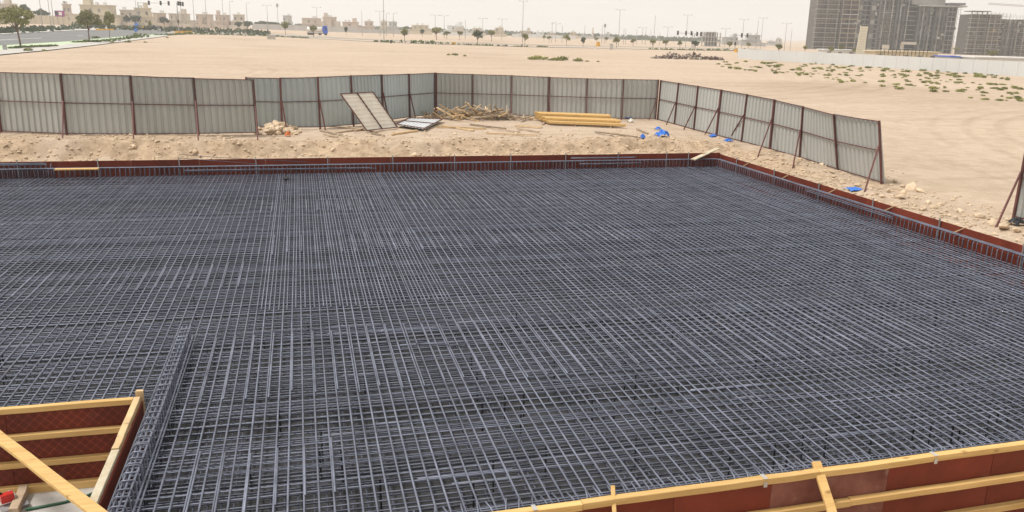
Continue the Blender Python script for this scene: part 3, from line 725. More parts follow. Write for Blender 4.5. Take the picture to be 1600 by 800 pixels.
# ------------------------------------------------------------------ stones, timber, litter by the fence
def stone_mesh(seed, m=STONE):
    r = random.Random(seed); t = (1 + 5 ** .5) / 2
    vs = [(-1, t, 0), (1, t, 0), (-1, -t, 0), (1, -t, 0), (0, -1, t), (0, 1, t), (0, -1, -t), (0, 1, -t), (t, 0, -1), (t, 0, 1), (-t, 0, -1), (-t, 0, 1)]
    fs = [(0, 11, 5), (0, 5, 1), (0, 1, 7), (0, 7, 10), (0, 10, 11), (1, 5, 9), (5, 11, 4), (11, 10, 2), (10, 7, 6), (7, 1, 8), (3, 9, 4), (3, 4, 2), (3, 2, 6), (3, 6, 8), (3, 8, 9), (4, 9, 5), (2, 4, 11), (6, 2, 10), (8, 6, 7), (9, 8, 1)]
    out = []
    for v in vs:
        s_ = r.uniform(.34, .62) / 1.9
        out.append((v[0] * s_ * 1.15, v[1] * s_ * .9, v[2] * s_ * .7))
    return MB().add(out, fs).mesh('stone', m)
STN = [stone_mesh(i) for i in range(8)]
def stone(p, s, parent=None, name='stone', label=None, group=None, sink=.15):
    o = obj(name, rng.choice(STN), parent)
    o.location = Vector(p) + Vector((0, 0, s * (.3 - sink))); o.scale = (s * rng.uniform(.8, 1.3), s * rng.uniform(.8, 1.2), s * rng.uniform(.7, 1.1)); o.rotation_euler = (rng.uniform(-.4, .4), rng.uniform(-.4, .4), rng.uniform(0, 6.28))
    if label: tag(o, label, 'stone', group)
    return o
# rubble pile at the fence
rp = on_ground(435, 205)
heap = thing('rubble_pile', rp, 'pile of broken limestone rubble below the bluish fence', 'rubble')
for k in range(75):
    u = rng.gauss(0, 1); c = on_ground(min(max(434 + 17 * u, 403), 500), 205 + rng.uniform(-4, 6)); hgt = max(0, .42 * math.exp(-u * u) * rng.random())
    stone(c + Vector((0, 0, hgt)), rng.uniform(.16, .36), heap)
# larger stones on the bank, right side
for (px, py, s) in [(1398, 285, .5), (1425, 296, .9), (1412, 303, .6), (1437, 300, .55), (1405, 310, .5), (1388, 300, .45), (1450, 318, .4), (1470, 322, .45), (1500, 330, .35), (1530, 340, .5), (1552, 352, .8), (1568, 357, .7), (1590, 362, .5), (1410, 292, .4), (1380, 308, .35), (1284, 258, .4), (1250, 250, .35), (1315, 287, .4), (1222, 243, .35), (1170, 222, .55), (1186, 225, .4), (1150, 214, .4), (1130, 212, .5), (1122, 216, .35), (1300, 270, .35), (1340, 290, .35), (1482, 338, .3), (1515, 322, .3)]:
    stone(on_ground(px, py), s * .58, None, 'stone', 'pale limestone block on the bank ' + ('beyond the tilted fence end' if px > 1375 else 'along the foot of the right fence'), 'blocks ' + ('beyond the tilted fence end' if px > 1375 else 'along the foot of the right fence'))
def bank_place(px):
    w_ = 'below the left fence run' if px < 400 else 'below the leaning sheet' if px < 640 else 'below the scrap timber heap' if px < 830 else 'below the yellow beam stack' if px < 975 else 'below the blue plastic'
    return 'small pale stone lying on the far bank ' + w_, 'bank stones ' + w_
for k in range(50):
    px = rng.uniform(0, 1120); py = rng.choice((rng.uniform(208, 218), rng.uniform(213, 246)))
    stone(on_ground(px, py), rng.uniform(.10, .24), None, 'stone', *bank_place(px))
# uncountable small stones over the bank
mb = MB(); base = [([tuple(v.co) for v in m_.vertices], [tuple(p.vertices) for p in m_.polygons]) for m_ in STN]
for k in range(9500):
    if rng.random() < .6:
        a = A_BACK + .15 + abs(rng.gauss(0, 2.4)); b = rng.uniform(-14, 19)
    else:
        b = B_RIGHT + .15 + abs(rng.gauss(0, 1.8)); a = rng.uniform(12, 33)
    p = W(a, b); z = zg(p.x, p.y); s_ = .03 + .13 * rng.random() ** 5
    vv, ff_ = rng.choice(base); c_, s2 = math.cos(k), math.sin(k)
    mb.add([(p.x + s_ * (v[0] * c_ - v[1] * s2), p.y + s_ * (v[0] * s2 + v[1] * c_), z + s_ * (v[2] + .15)) for v in vv], ff_)
stuff(mb.build('loose_stones', STONE), 'small loose stones and clods strewn over the sandy bank', 'stones')

def stick(p, ang, tilt, L, w, h, m, label, group, name='scrap_timber'):
    d = Vector((math.cos(ang) * math.cos(tilt), math.sin(ang) * math.cos(tilt), math.sin(tilt)))
    o = MB().beam(Vector(p) - d * L / 2, Vector(p) + d * L / 2, w, h, jit=.006).build(name, m)
    return tag(o, label, 'timber', group)
hc = on_ground(745, 187)
for k in range(110):
    u = max(-2.2, min(2.2, rng.gauss(0, 1))); v = rng.gauss(0, .5)
    xy = hc + V2(u * 1.65, v * .9 + .3); x, y = xy.x, xy.y
    top = .55 * math.exp(-(u * u) * .7 - v * v * .6)
    stick((x, y, zg(x, y) + .08 + rng.random() * top), rng.uniform(0, 3.14), rng.gauss(0, .28), rng.uniform(.5, 2.1), rng.uniform(.045, .09), rng.uniform(.035, .07), SCRAP if rng.random() < .7 else TIMBER_PALE,
          'weathered timber offcut in the tangled heap by the fence corner', 'scrap timber heap')
for (x0, y0, x1, y1) in [(612, 212, 652, 206), (500, 205, 535, 213), (515, 200, 568, 203), (520, 210, 590, 200), (555, 206, 575, 202), (545, 200, 590, 208), (681, 200, 760, 203), (690, 198, 740, 206), (760, 210, 840, 213), (768, 202, 812, 208), (805, 198, 847, 201), (808, 203, 842, 208), (930, 208, 995, 216), (958, 209, 1000, 217), (995, 203, 1012, 210), (735, 196, 790, 203), (580, 210, 600, 214), (505, 212, 528, 216)]:
    p, q_ = on_ground(x0, y0), on_ground(x1, y1); o_ = Vector((0, 0, .06))
    tag(MB().beam(p + o_, q_ + o_, rng.uniform(.07, .12), rng.uniform(.04, .07), jit=.006).build('scrap_timber', rng.choice((SCRAP, TIMBER_PALE, SCRAP))), 'single loose scrap board lying on sand inside the fence', 'timber', 'loose boards on the sand')
# stack of yellow beams
s0, s1 = on_ground(840, 193), on_ground(968, 198)
dirv = Vector((s1.x - s0.x, s1.y - s0.y, 0)); Ls = dirv.length; dirv.normalize(); nv = Vector((-dirv.y, dirv.x, 0))
for row in range(10):
    nl = 3 if row > 5 else 2 if row > 1 else 1
    for lay in range(nl):
        off = (9 - row) * .11 - .35 + rng.uniform(-.05, .05)
        c0 = Vector((s0.x, s0.y, s0.z + .15 + lay * .125)) + nv * (row * .255 - .6) + dirv * off
        if lay < nl - 1: lb_, gp = 'yellow formwork beam in the lower layers of the neat stack by the back fence', 'lower beams of the yellow stack'
        elif row < 2: lb_, gp = ('front yellow beam nearest the viewer on the low step of the stack' if row == 0 else 'second yellow beam from the front on the low step of the stack'), 'front beams of the yellow stack'
        else: lb_, gp = 'yellow formwork beam lying on top of the neat stack by the back fence', 'top beams of the yellow stack'
        tag(rail(None, c0, c0 + dirv * (Ls * rng.uniform(.88, .94)), .185 * rng.uniform(.93, 1.0), .115, TIMBER, 'timber_beam', n=4), lb_, 'timber beam', gp)
for t in (.08, .48, .9):
    c0 = Vector((s0.x, s0.y, s0.z + .03)) + dirv * (Ls * t)
    tag(MB().beam(c0 - nv * .75, c0 + nv * 2.2, .09, .07).build('bearer', SCRAP), 'short wooden bearer under the yellow beam stack', 'timber', 'bearers under the stack')
BAGW = mat('white_sack', (.7, .66, .6), .8, var=.2, scale=8)
for i, (px, py, w, h, lb) in enumerate([(981, 186, .62, .35, 'crumpled blue plastic sheet beside the white sack at the fence'), (1028, 203, .45, .25, 'small blue plastic scrap above the largest blue heap'), (1034, 213, .9, .45, 'largest crumpled blue plastic heap on the sand'), (1004, 217, .4, .32, 'dark blue plastic scrap left of the largest blue heap'), (1114, 214, .55, .2, 'blue plastic strip below the right fence, farther one'), (1138, 221, .6, .2, 'blue plastic strip below the right fence beside pale rocks'), (1334, 297, .8, .14, 'flat blue plastic strip at the foot of the tilted fence end')]):
    p = on_ground(px, py); crumpled('blue_plastic', TARP, p, (w * .66, w * .6, h * .8), 40 + i, label=lb, cat='plastic sheet')
p = on_ground(986, 191); crumpled('white_sack', BAGW, p, (.34, .34, .22), 71, label='white sack slumped beside blue plastic at the back fence', cat='sack')
p = on_ground(450, 213); crumpled('orange_scrap', ORANGE, p, (.22, .3, .25), 72, label='small orange plastic scrap on the bank below the rubble pile', cat='litter')
p = U(447, 279, Z_MAT + .015); crumpled('black_glove', DARK, p, (.22, .45, .12), 74, label='small black cloth scrap on the bars near the far edge', cat='litter')
p = on_ground(1588, 352); crumpled('dark_bag', DARK, p, (.35, .4, .3), 73, label='small black bag by the fence end at right edge', cat='bag')

# ------------------------------------------------------------------ roads, pavement and verges
def strip(name, m, near, far, dz, kind='structure', n=10):
    """sheet between two polylines of ground points, lifted dz above the terrain"""
    def samp(pl):
        out = []
        for i in range(len(pl) - 1):
            for k in range(n): out.append(pl[i].lerp(pl[i + 1], k / n))
        out.append(pl[-1]); return out
    A_, B_ = samp(near), samp(far); vs = []; fs = []
    K = 4
    for p, q in zip(A_, B_):
        for j in range(K + 1):
            c = p.lerp(q, j / K); vs.append((c.x, c.y, zg(c.x, c.y) + dz))
    for i in range(len(A_) - 1):
        for j in range(K):
            o = i * (K + 1) + j; fs.append((o, o + 1, o + K + 2, o + K + 1))
    o = MB().add(vs, fs).build(name, m); o['kind'] = kind
    return o
def PL(*pts): return [P(x, y) for x, y in pts]
pave_o = PL((-160, 108), (0, 87), (90, 78), (190, 66), (262, 56.5)); pave_i = PL((-160, 98), (0, 79), (90, 71.5), (190, 61.5), (262, 54.6))
lane_i = PL((-160, 90), (0, 72), (100, 65.5), (190, 57.5), (262, 53))
road_n = PL((-160, 89.2), (0, 71.4), (100, 65), (190, 57.2), (262, 52.8)); road_f = PL((-160, 70), (0, 54.5), (110, 48.5), (200, 46), (262, 44.5))
strip('pavement', PAVE, pave_o, pave_i, 0.13)
strip('cycle_lane', LANE, pave_i, lane_i, 0.10)
strip('road', ASPH, road_n, road_f, 0.06)
strip('kerb', WHITE, PL((-160, 70), (0, 54.5), (110, 48.5), (200, 46)), PL((-160, 68.6), (0, 53.7), (110, 47.9), (200, 45.5)), 0.2)
strip('far_pavement', PAVE, PL((-160, 68), (0, 53.5), (110, 47.8), (200, 45.4)), PL((-160, 60), (0, 44), (110, 42), (200, 42)), 0.1)
# side road crossing behind the lot
SROAD = mat('dusty_asphalt', (.33, .30, .265), .95, var=.15, scale=.2)
strip('road', SROAD, PL((262, 52.8), (420, 55.0), (600, 63.5), (800, 70.0), (1000, 74.0), (1190, 77.5)), PL((262, 47.0), (420, 52.6), (600, 62.2), (800, 68.8), (1000, 73.0), (1190, 76.4)), 0.05)
strip('kerb', PAVE, PL((300, 53.6), (420, 56.6), (600, 66.6), (800, 73.2), (1000, 77.2), (1190, 80.6)), PL((300, 53.3), (420, 56.2), (600, 66.0), (800, 72.6), (1000, 76.6), (1190, 80.0)), 0.12)
o = strip('road_marking', WHITE, PL((0, 63.2), (60, 60), (130, 56)), PL((0, 62.8), (60, 59.7), (130, 55.75)), 0.075)

def leaf_blob(mb, c, rx, ry, rz, n, size, r, shell=.55):
    for k in range(n):
        u = r.uniform(-1, 1); t = r.uniform(0, 6.283); q = (1 - u * u) ** .5; d = (shell + (1 - shell) * r.random())
        p = Vector((c[0] + rx * d * q * math.cos(t), c[1] + ry * d * q * math.sin(t), c[2] + rz * d * u))
        e = Euler((r.uniform(0, 6.28), r.uniform(0, 6.28), r.uniform(0, 6.28))).to_matrix(); s_ = size * r.uniform(.6, 1.4)
        mb.add([p + e @ Vector((-s_, -s_ * .5, 0)), p + e @ Vector((s_, -s_ * .4, 0)), p + e @ Vector((s_ * .7, s_ * .6, 0)), p + e @ Vector((-s_ * .5, s_ * .6, s_ * .2))], [(0, 1, 2, 3)])
# low ground cover along the verge
mb = MB(); r = random.Random(5)
vl = PL((150, 67), (215, 58.5), (262, 54.8), (300, 53.5), (420, 56.5), (600, 66.4), (800, 73.0), (1000, 77.2), (1190, 80.4))
for i in range(len(vl) - 1):
    L = (vl[i + 1] - vl[i]).length
    for k in range(int(L * 1.5)):
        p = vl[i].lerp(vl[i + 1], r.random()) + Vector((r.uniform(-1.6, 1.6), r.uniform(-1.6, 1.6), 0))
        if vnoise(p.x * .05, p.y * .05) < -.12: continue
        z = zg(p.x, p.y); big = max(0, float(vnoise(p.x * .06 + 7, p.y * .06)) + .1) * 2.2; leaf_blob(mb, (p.x, p.y, z + .12 + big * .25), .7 + big, .7 + big, .22 + .55 * big, 6, .28 + .12 * big, r)
stuff(mb.build('verge_plants', GRASS), 'low green planting along the verge behind the sand lot', 'ground cover')
mb = MB()
for (x0, y0, x1, y1) in ((15, 77, 84, 73), (118, 67, 160, 65)):
    p0, p1 = P(x0, y0), P(x1, y1)
    for k in range(160):
        p = p0.lerp(p1, r.random()) + Vector((r.uniform(-.9, .9), r.uniform(-.9, .9), 0)); leaf_blob(mb, (p.x, p.y, zg(p.x, p.y) + .12), .5, .5, .16, 5, .2, r)
stuff(mb.build('lawn_strip', GRASS), 'green strips of grass between pavement and green lane', 'grass')

# ------------------------------------------------------------------ trees and shrubs
def tree_meshes(seed, m, leaves, h=1.0, trunk_h=.34, crown=(.40, .40, .33), lean=0.0, lobes=7, leaf=.022):
    r = random.Random(seed); t = MB()
    top = Vector((lean * .5, 0, trunk_h + .18))
    t.tube([(0, 0, -.03), (lean * .2, .004, trunk_h * .5), (lean * .4, 0, trunk_h), top], [.026, .02, .017, .008], 7)
    c = MB(); cz = trunk_h + crown[2] * 1.0
    for k in range(lobes):
        an = 6.283 * k / lobes + r.uniform(-.3, .3); rr = crown[0] * r.uniform(.3, .78); zz = cz + crown[2] * r.uniform(-.45, .5)
        lx, ly = lean * .5 + rr * math.cos(an), rr * math.sin(an)
        t.tube([(lean * .4, 0, trunk_h * r.uniform(.8, 1)), (lx * .5, ly * .5, (trunk_h + zz) / 2), (lx, ly, zz)], [.012, .008, .003], 5)
        s_ = r.uniform(.26, .5)
        leaf_blob(c, (lx, ly, zz), crown[0] * s_, crown[1] * s_, crown[2] * s_ * .9, leaves // lobes, leaf, r)
    leaf_blob(c, (lean * .5, 0, cz + crown[2] * .35), crown[0] * .5, crown[1] * .5, crown[2] * .6, leaves // 5, leaf, r)
    return t.mesh('trunk', BARK, True), c.mesh('crown', m)
def tree(px, py_top, py_base, w_px, label, ms, group=None, base=None):
    p = base if base is not None else P(px, py_base); k = mpp(p); h = (py_base - py_top) * k
    o = thing('tree', (p.x, p.y, zg(p.x, p.y)), label, 'tree', group)
    sx = w_px * k / .84
    for nm, me in zip(('trunk', 'crown'), ms):
        c = obj(nm, me); c.parent = o; c.scale = (sx, sx, h); c.rotation_euler = (0, 0, rng.uniform(0, 6.28) if group else 0)
    return o
tree(33, 9, 74, 52, 'largest broad tree with slanting trunk, far left beside green lane', tree_meshes(1, LEAF, 2300, trunk_h=.42, crown=(.44, .44, .28), lean=-.10, lobes=13, leaf=.019))
tree(140, 14, 66.5, 38, 'second roadside tree with olive crown left of the signals', tree_meshes(2, LEAF, 1700, trunk_h=.42, crown=(.44, .44, .28), lobes=12, leaf=.022))
tree(172, 18, 61, 22, 'slim young tree just right of the olive roadside tree', tree_meshes(3, LEAF, 1300, trunk_h=.40, crown=(.38, .38, .3), lobes=7, leaf=.03))
tree(236, 32, 55.5, 9, 'spindly sapling on the verge by the traffic signals', tree_meshes(4, LEAF_DRY, 160, trunk_h=.45, crown=(.3, .3, .28), lobes=5, leaf=.05))
KIND = [tree_meshes(10 + i, LEAF, 520, trunk_h=.40 + .04 * (i % 2), crown=(.40, .40, .30), lobes=7, leaf=.045) for i in range(4)]
KIND_D = [tree_meshes(20 + i, LEAF_DARK, 420, trunk_h=.32, crown=(.42, .42, .33), lobes=7, leaf=.05) for i in range(3)]
KIND_Y = [tree_meshes(30, LEAF_DRY, 420, trunk_h=.38, crown=(.38, .38, .30), lobes=7, leaf=.05)]
tree(446, 33, 54, 14, 'yellowish young tree left of the blue truck', KIND_Y[0])
tree(490, 39, 58, 14, 'small tree in front of the tanker truck', KIND[0])
tree(682, 43, 62.5, 18, 'broad green tree right of the tall lamp post', KIND[1])
tree(746, 46, 69.5, 19, 'round dark tree with clear trunk near picture centre', KIND_D[0])
tree(632, 44, 65, 15, 'thin brownish tree just right of the tall lamp post', KIND_Y[0])
for (x, t, b, w) in [(698, 49, 61, 12), (718, 48, 63, 11), (768, 47, 65, 15), (820, 53, 72, 13), (850, 55, 65, 7), (858, 56, 67, 9), (885, 55, 72, 11), (911, 57, 74, 9), (932, 58, 68, 8), (947, 58, 68, 7), (963, 58, 75, 12), (989, 61, 73, 10), (1019, 61, 77, 12), (1040, 62, 76, 12), (1062, 63, 77, 8), (1086, 63, 77, 14), (1139, 65, 79, 11), (1169, 67, 78, 9), (541, 41, 56, 7), (660, 45, 58, 9)]:
    tree(x, t, b, w, 'small planted street tree on the verge behind the sand lot', rng.choice(KIND + KIND_D[:1]), 'street trees along the far verge')
for (x, t, b, w) in [(1216, 69, 82, 13), (1257, 71, 82, 9), (1297, 73, 84, 11), (1313, 70, 84, 9), (1337, 74, 85, 12), (1550, 79, 93, 19), (1493, 74, 83, 9)]:
    tree(x, t, b + 3, w, 'bushy tree standing behind the long white wall', rng.choice(KIND + KIND_Y), 'trees behind the white wall')
for (x, t, b, w, dist) in [(44, 2, 32, 16, 430), (68, 8, 32, 24, 430), (200, 21, 40, 12, 420), (214, 21, 40, 18, 420), (258, 24, 42, 16, 430), (374, 28, 42, 14, 450), (388, 27, 42, 16, 450), (410, 27, 40, 30, 600), (425, 28, 40, 26, 600), (445, 30, 41, 24, 600), (465, 32, 42, 18, 600), (635, 36, 48, 14, 650), (645, 37, 48, 16, 650), (655, 39, 48, 14, 650)]:
    tree(x, t, b, w, 'dark tree among the houses along the hazy horizon', rng.choice(KIND_D), 'trees among the far houses', base=D(x, dist))
# desert shrubs before the white wall
def shrub_mesh(seed):
    r = random.Random(seed); mb = MB()
    for k in range(4): leaf_blob(mb, (r.uniform(-.3, .3), r.uniform(-.3, .3), .16 + r.uniform(0, .1)), .3, .3, .2, 42, .075, r, .3)
    return mb.mesh('shrub', LEAF_DRY)
SHR = [shrub_mesh(50 + i) for i in range(6)]
def shrub(p, s_, label, group=None, hs=.75):
    o = obj('shrub', rng.choice(SHR)); o.location = (p.x, p.y, zg(p.x, p.y) - .02); o.scale = (s_, s_, s_ * hs * rng.uniform(.7, 1.1)); o.rotation_euler = (0, 0, rng.uniform(0, 6.28))
    return tag(o, label, 'shrub', group)
def shrub_place(px, f):
    col_ = 'left of the large tower' if px < 1268 else 'below the large tower' if px < 1380 else 'below the tan shed' if px < 1490 else 'below the second tower'
    row_ = 'near the white wall foot' if f < .3 else 'amid the shrub field' if f < .65 else 'at the field near edge'
    return 'low olive shrub %s, %s' % (row_, col_), 'shrubs %s, %s' % (row_, col_)
n = 0
while n < 270:
    px = rng.uniform(1120, 1640); t = (px - 1120) / 500
    lo = 90 + 24 * t; hi = 108 + 60 * t
    py = lo + (hi - lo) * rng.betavariate(1.3, 1.7)
    if px < 1190 and (py < 97 or rng.random() < .5): continue
    p = P(px, py)
    if vnoise(p.x * .12 + 5, p.y * .12) + .5 * vnoise(p.x * .4, p.y * .4) < rng.uniform(-.6, .15): continue
    shrub(p, rng.uniform(.4, 1.15) * (1.2 if py < lo + 14 else .85), *shrub_place(px, (py - lo) / (hi - lo))); n += 1
for (x, y, s_) in [(1140, 107, 1.1), (1151, 108, 1.5), (1166, 110, .9), (1172, 110, .9), (1180, 112, .9)]:
    shrub(P(x, y), s_, 'lone shrub left of the main shrub field on bare sand', 'shrubs straggling left of the shrub field')
for (x, y, s_) in [(828, 93, 2.2), (838, 93.5, 2.3), (848, 93.5, 2.0), (870, 94.5, 2.2), (880, 94.5, 2.6), (899, 95.5, 1.9), (906, 95.5, 1.8), (860, 94.5, 1.3), (917, 96, .9), (934, 96.5, .8)]:
    shrub(P(x, y), s_, 'low shrub in the isolated row on sand behind the back fence', 'shrub row on the bare lot', .8)
for (x, y, s_) in [(702, 86.5, .8), (709, 86, 1.3), (713, 87, 1.1), (725, 88, .9)]:
    shrub(P(x, y), s_, 'tiny shrub tuft in the group of four on bare sand', 'four shrub tufts on the lot', .8)
for (x, y, s_) in [(45, 81, 1.6), (70, 80, 1.2), (174, 67.5, 1.4), (199, 66.5, 1.5), (226, 66.5, 1.0), (150, 60, 1.8), (262, 59.5, 1.0), (134, 65, 2.0)]:
    shrub(P(x, y), s_, 'small dry bush along the pavement edge on the left', 'bushes along the left pavement', .8)

# ------------------------------------------------------------------ street furniture
POLE = mat('pole_steel', (0.34, 0.335, 0.33), 0.5, 0.3, var=.15)
def lamp(px, py_b, py_t, kind, label, group=None, base=None, thick=1.0, side=1):
    p = base if base is not None else P(px, py_b); k = mpp(p); h = (py_b - py_t) * k
    z0 = zg(p.x, p.y); o = thing('lamp_post', (p.x, p.y, z0), label, 'lamp post', group)
    rb = max(.11, .45 * k) * thick
    MB().tube([(p.x, p.y, z0 - .2), (p.x, p.y, z0 + h)], [rb, rb * .55], 7).build('pole', POLE, o)
    rt = Vector((CT, -ST, 0)); top = Vector((p.x, p.y, z0 + h))
    for s_ in ((-1, 1) if kind == 'double' else (side,) if kind == 'single' else ()):
        L = 6.0 * k if kind == 'double' else 4.5 * k
        MB().tube([top + Vector((0, 0, -.3)), top + rt * (s_ * L * .5) + Vector((0, 0, .1)), top + rt * (s_ * L)], rb * .35, 5).build('arm', POLE, o)
        MB().box(top + rt * (s_ * (L + .3 * k)), (2.4 * k, .5 * k + .15, .6 * k), Matrix.Rotation(-TH, 3, 'Z')).build('lamp_head', POLE, o)
    if kind == 'flood':
        MB().box(top, (3 * k, 1.5 * k, 5 * k)).build('lamp_head', POLE, o)
    return o
lamp(600, 64.5, -9, 'double', 'tallest lamp post, reaching the picture top left of centre', thick=1.2)
lamp(816, 72, 5, 'double', 'twin arm lamp post just right of picture centre')
lamp(966, 72.5, 17.5, 'double', 'twin arm lamp post left of the debris heap')
lamp(1071, 74.5, 25.5, 'double', 'twin arm lamp post beside the right hand signals')
lamp(1158.5, 76, 32, 'double', 'twin arm lamp post left of the paired lamp posts near white wall')
lamp(1188, 76, 30, 'double', 'twin arm lamp post above the left end of the white wall')
lamp(1181, 76, 33, 'none', 'bare pole just left of the lamp post at the white wall end')
lamp(1021, 73, 26, 'none', 'bare tapering pole between two twin arm lamp posts')
lamp(1225, 80, 38, 'double', 'twin arm lamp post between wall end and the large tower')
lamp(1234, 80, 47, 'none', 'short bare pole between wall end and the large tower')
lamp(1487, 82, 57, 'single', 'lamp post in the gap between both unfinished towers')
lamp(324, 52.5, -12, 'double', 'thick pole right of the left hand signals')
lamp(305, 51, -10, 'none', 'thinner pole just left of the thick pole by the signals')
for x in (67, 80, 85): lamp(x, 45, -16, 'double', 'tall pole in the cluster of three on the far left', 'three poles far left', thick=1.1)
for (x, b, t) in [(147, 44, -8), (215, 42, -8), (285, 46, -8)]: lamp(x, b, t, 'none', 'slim pole rising past the picture top over left houses', 'slim poles over the left houses')
for (x, b, t, kd) in [(350, 46, -4, 'none'), (361, 45, 4, 'single'), (387, 46, 6, 'single'), (419, 49, 10, 'double'), (435, 46, 10, 'flood'), (496, 50, 13, 'double'), (566, 56, 18, 'none'), (594, 56, 19, 'double'), (604, 56, 22, 'single'), (615, 58, 22, 'single'), (680, 58, 25, 'double'), (694, 60, 26, 'double'), (727, 61, 32, 'none'), (754, 62, 30, 'double'), (784, 63, 31, 'double'), (862, 66, 36, 'single'), (868, 66, 38, 'double'), (878, 66, 40, 'none'), (913, 66, 40, 'none'), (940, 68, 41, 'none'), (944, 68, 41, 'flood'), (974, 69, 45, 'none'), (977, 69, 46, 'none'), (994, 69, 46, 'none'), (1003, 69, 44, 'double'), (1008, 70, 47, 'none'), (1030, 71, 52, 'none'), (1042, 71, 43, 'double'), (1132, 74, 46, 'double'), (1016, 70, 48, 'none')]:
    kn = {'double': 'thin distant twin arm lamp post', 'single': 'thin distant one armed lamp post', 'none': 'thin distant bare pole', 'flood': 'distant pole with a floodlight block on top'}[kd]
    pl = 'right of the left junction signals' if x < 445 else 'left of the tallest lamp post' if x < 600 else 'between tallest and centre lamp posts' if x < 816 else 'between centre lamp and next twin arm post' if x < 966 else 'near the debris heap skyline'
    lamp(x, b, t, kd, kn + ', ' + pl, kn + 's ' + pl)
SIG = mat('signal_black', (.03, .03, .03), .5, var=.2)
def signal(px, py_b, py_t, arm_px, heads, label, depth_px=0):
    p = P(px, py_b); k = mpp(p); h = (py_b - py_t) * k; z0 = zg(p.x, p.y)
    o = thing('traffic_signal', (p.x, p.y, z0), label, 'traffic signal'); rt = Vector((CT, -ST, 0)); ah = Vector((ST, CT, 0))
    MB().tube([(p.x, p.y, z0 - .2), (p.x, p.y, z0 + h)], [.8 * k, .55 * k], 8).build('pole', POLE, o)
    top = Vector((p.x, p.y, z0 + h - .2)); end = top + rt * (arm_px * k) + ah * (depth_px * k)
    MB().tube([top, end], [.4 * k, .3 * k], 6).build('mast_arm', POLE, o)
    for f in heads:
        c = top.lerp(end, f)
        hd = MB().box(c, (2.6 * k, 1.5 * k, 6.5 * k), Matrix.Rotation(-TH, 3, 'Z')).build('signal_head', SIG, o)
        for j in (-1, 0, 1):
            MB().tube([c + Vector((0, 0, j * 2 * k)) - ah * (.76 * k), c + Vector((0, 0, j * 2 * k)) - ah * (1.3 * k)], .8 * k, 7).build('lens_hood', SIG, hd)
    MB().box((p.x, p.y, z0 + h * .4), (2.2 * k, 2 * k, 5 * k)).build('side_signal', SIG, o)
    return o
signal(219, 46, 5, 48, (.36, .74, 1.0), 'traffic signal with long arm over the left junction')
signal(280, 53.5, 6, -14, (.25, .6, 1.0), 'traffic signal with short arm right of the long armed one', 60)
signal(1081, 76, 52, -24, (.1, .45, .98), 'far traffic signal arm right of the debris heap, left one')
signal(1084, 76, 53, 10, (.35, .95), 'far traffic signal with short arm between two far signals')
signal(1148, 78, 55, 18, (.5, .98), 'far traffic signal nearest the white wall')
BLUE = mat('sign_blue', (.03, .18, .6), .5, var=.1)
def round_sign(px, py, label):
    p = P(px, py); k = mpp(p); o = thing('road_sign', (p.x, p.y, zg(p.x, p.y)), label, 'road sign'); ah = Vector((ST, CT, 0)); c = p + Vector((0, 0, 7 * k))
    MB().tube([p, c], .3 * k, 6).build('post', POLE, o); MB().tube([c - ah * .1, c - ah * .16], 3.0 * k, 16).build('disc', BLUE, o)
    MB().beam(c - ah * .17 + Vector((CT, -ST, -.6)) * k * 1.3, c - ah * .17 - Vector((CT, -ST, -.6)) * k * 1.3, .05, .5 * k, ah).build('arrow', WHITE, o)
round_sign(213, 54, 'nearer round blue direction sign by the junction'); round_sign(214, 46, 'farther round blue direction sign by the junction')
hp_ = P(219, 58); k = mpp(hp_)
hy = thing('fire_hydrant', hp_, 'small red hydrant on the verge by the junction', 'hydrant')
MB().tube([hp_, hp_ + Vector((0, 0, 4 * k)), hp_ + Vector((0, 0, 5 * k))], [1.3 * k, 1.2 * k, .5 * k], 8).build('barrel', RED, hy)
MB().tube([hp_ + Vector((-1.8 * k, 0, 3 * k)), hp_ + Vector((1.8 * k, 0, 3 * k))], .6 * k, 7).build('outlet', ORANGE, hy)
YEL = mat('barrier_yellow', (.75, .40, .04), .6, var=.2, scale=.6)
def barrier(x0, x1, py, n, label, group, hpx=3.4):
    for i in range(n):
        a_, b_ = P(x0 + (x1 - x0) * i / n, py), P(x0 + (x1 - x0) * (i + .92) / n, py); k = mpp(a_); d_ = (b_ - a_).normalized(); up_ = Vector((0, 0, 1)); nn = d_.cross(up_)
        vs = []
        for q_ in (a_, b_):
            for (u, v) in ((-1.6, 0), (1.6, 0), (1.5, .35), (.5, .6), (.35, 1), (-.35, 1), (-.5, .6), (-1.5, .35)): vs.append(q_ + nn * (u * k) + up_ * (v * hpx * k))
        fs = [(j, (j + 1) % 8, 8 + (j + 1) % 8, 8 + j) for j in range(8)] + [tuple(range(7, -1, -1)), tuple(range(8, 16))]
        tag(MB().add(vs, fs).build('road_barrier', YEL), label, 'barrier', group)
barrier(193, 231, 45.2, 7, 'yellow barrier block in the long row at the junction', 'long row of yellow barriers'); barrier(150, 178, 47.5, 5, 'yellow barrier block in the row left of the signals', 'left row of yellow barriers', 2.6); barrier(274, 300, 51.8, 5, 'yellow barrier block at the foot of the short armed signal', 'yellow barriers at the second signal')
barrier(932, 937, 72.5, 1, 'orange block standing on the verge left of the lamp post', None, 7); barrier(1148, 1160, 81.5, 3, 'orange site barrier near the left end of white wall', 'orange barriers near the white wall', 5); barrier(706, 712, 70, 2, 'orange block among the verge plants near picture centre', 'orange blocks on the verge', 4)
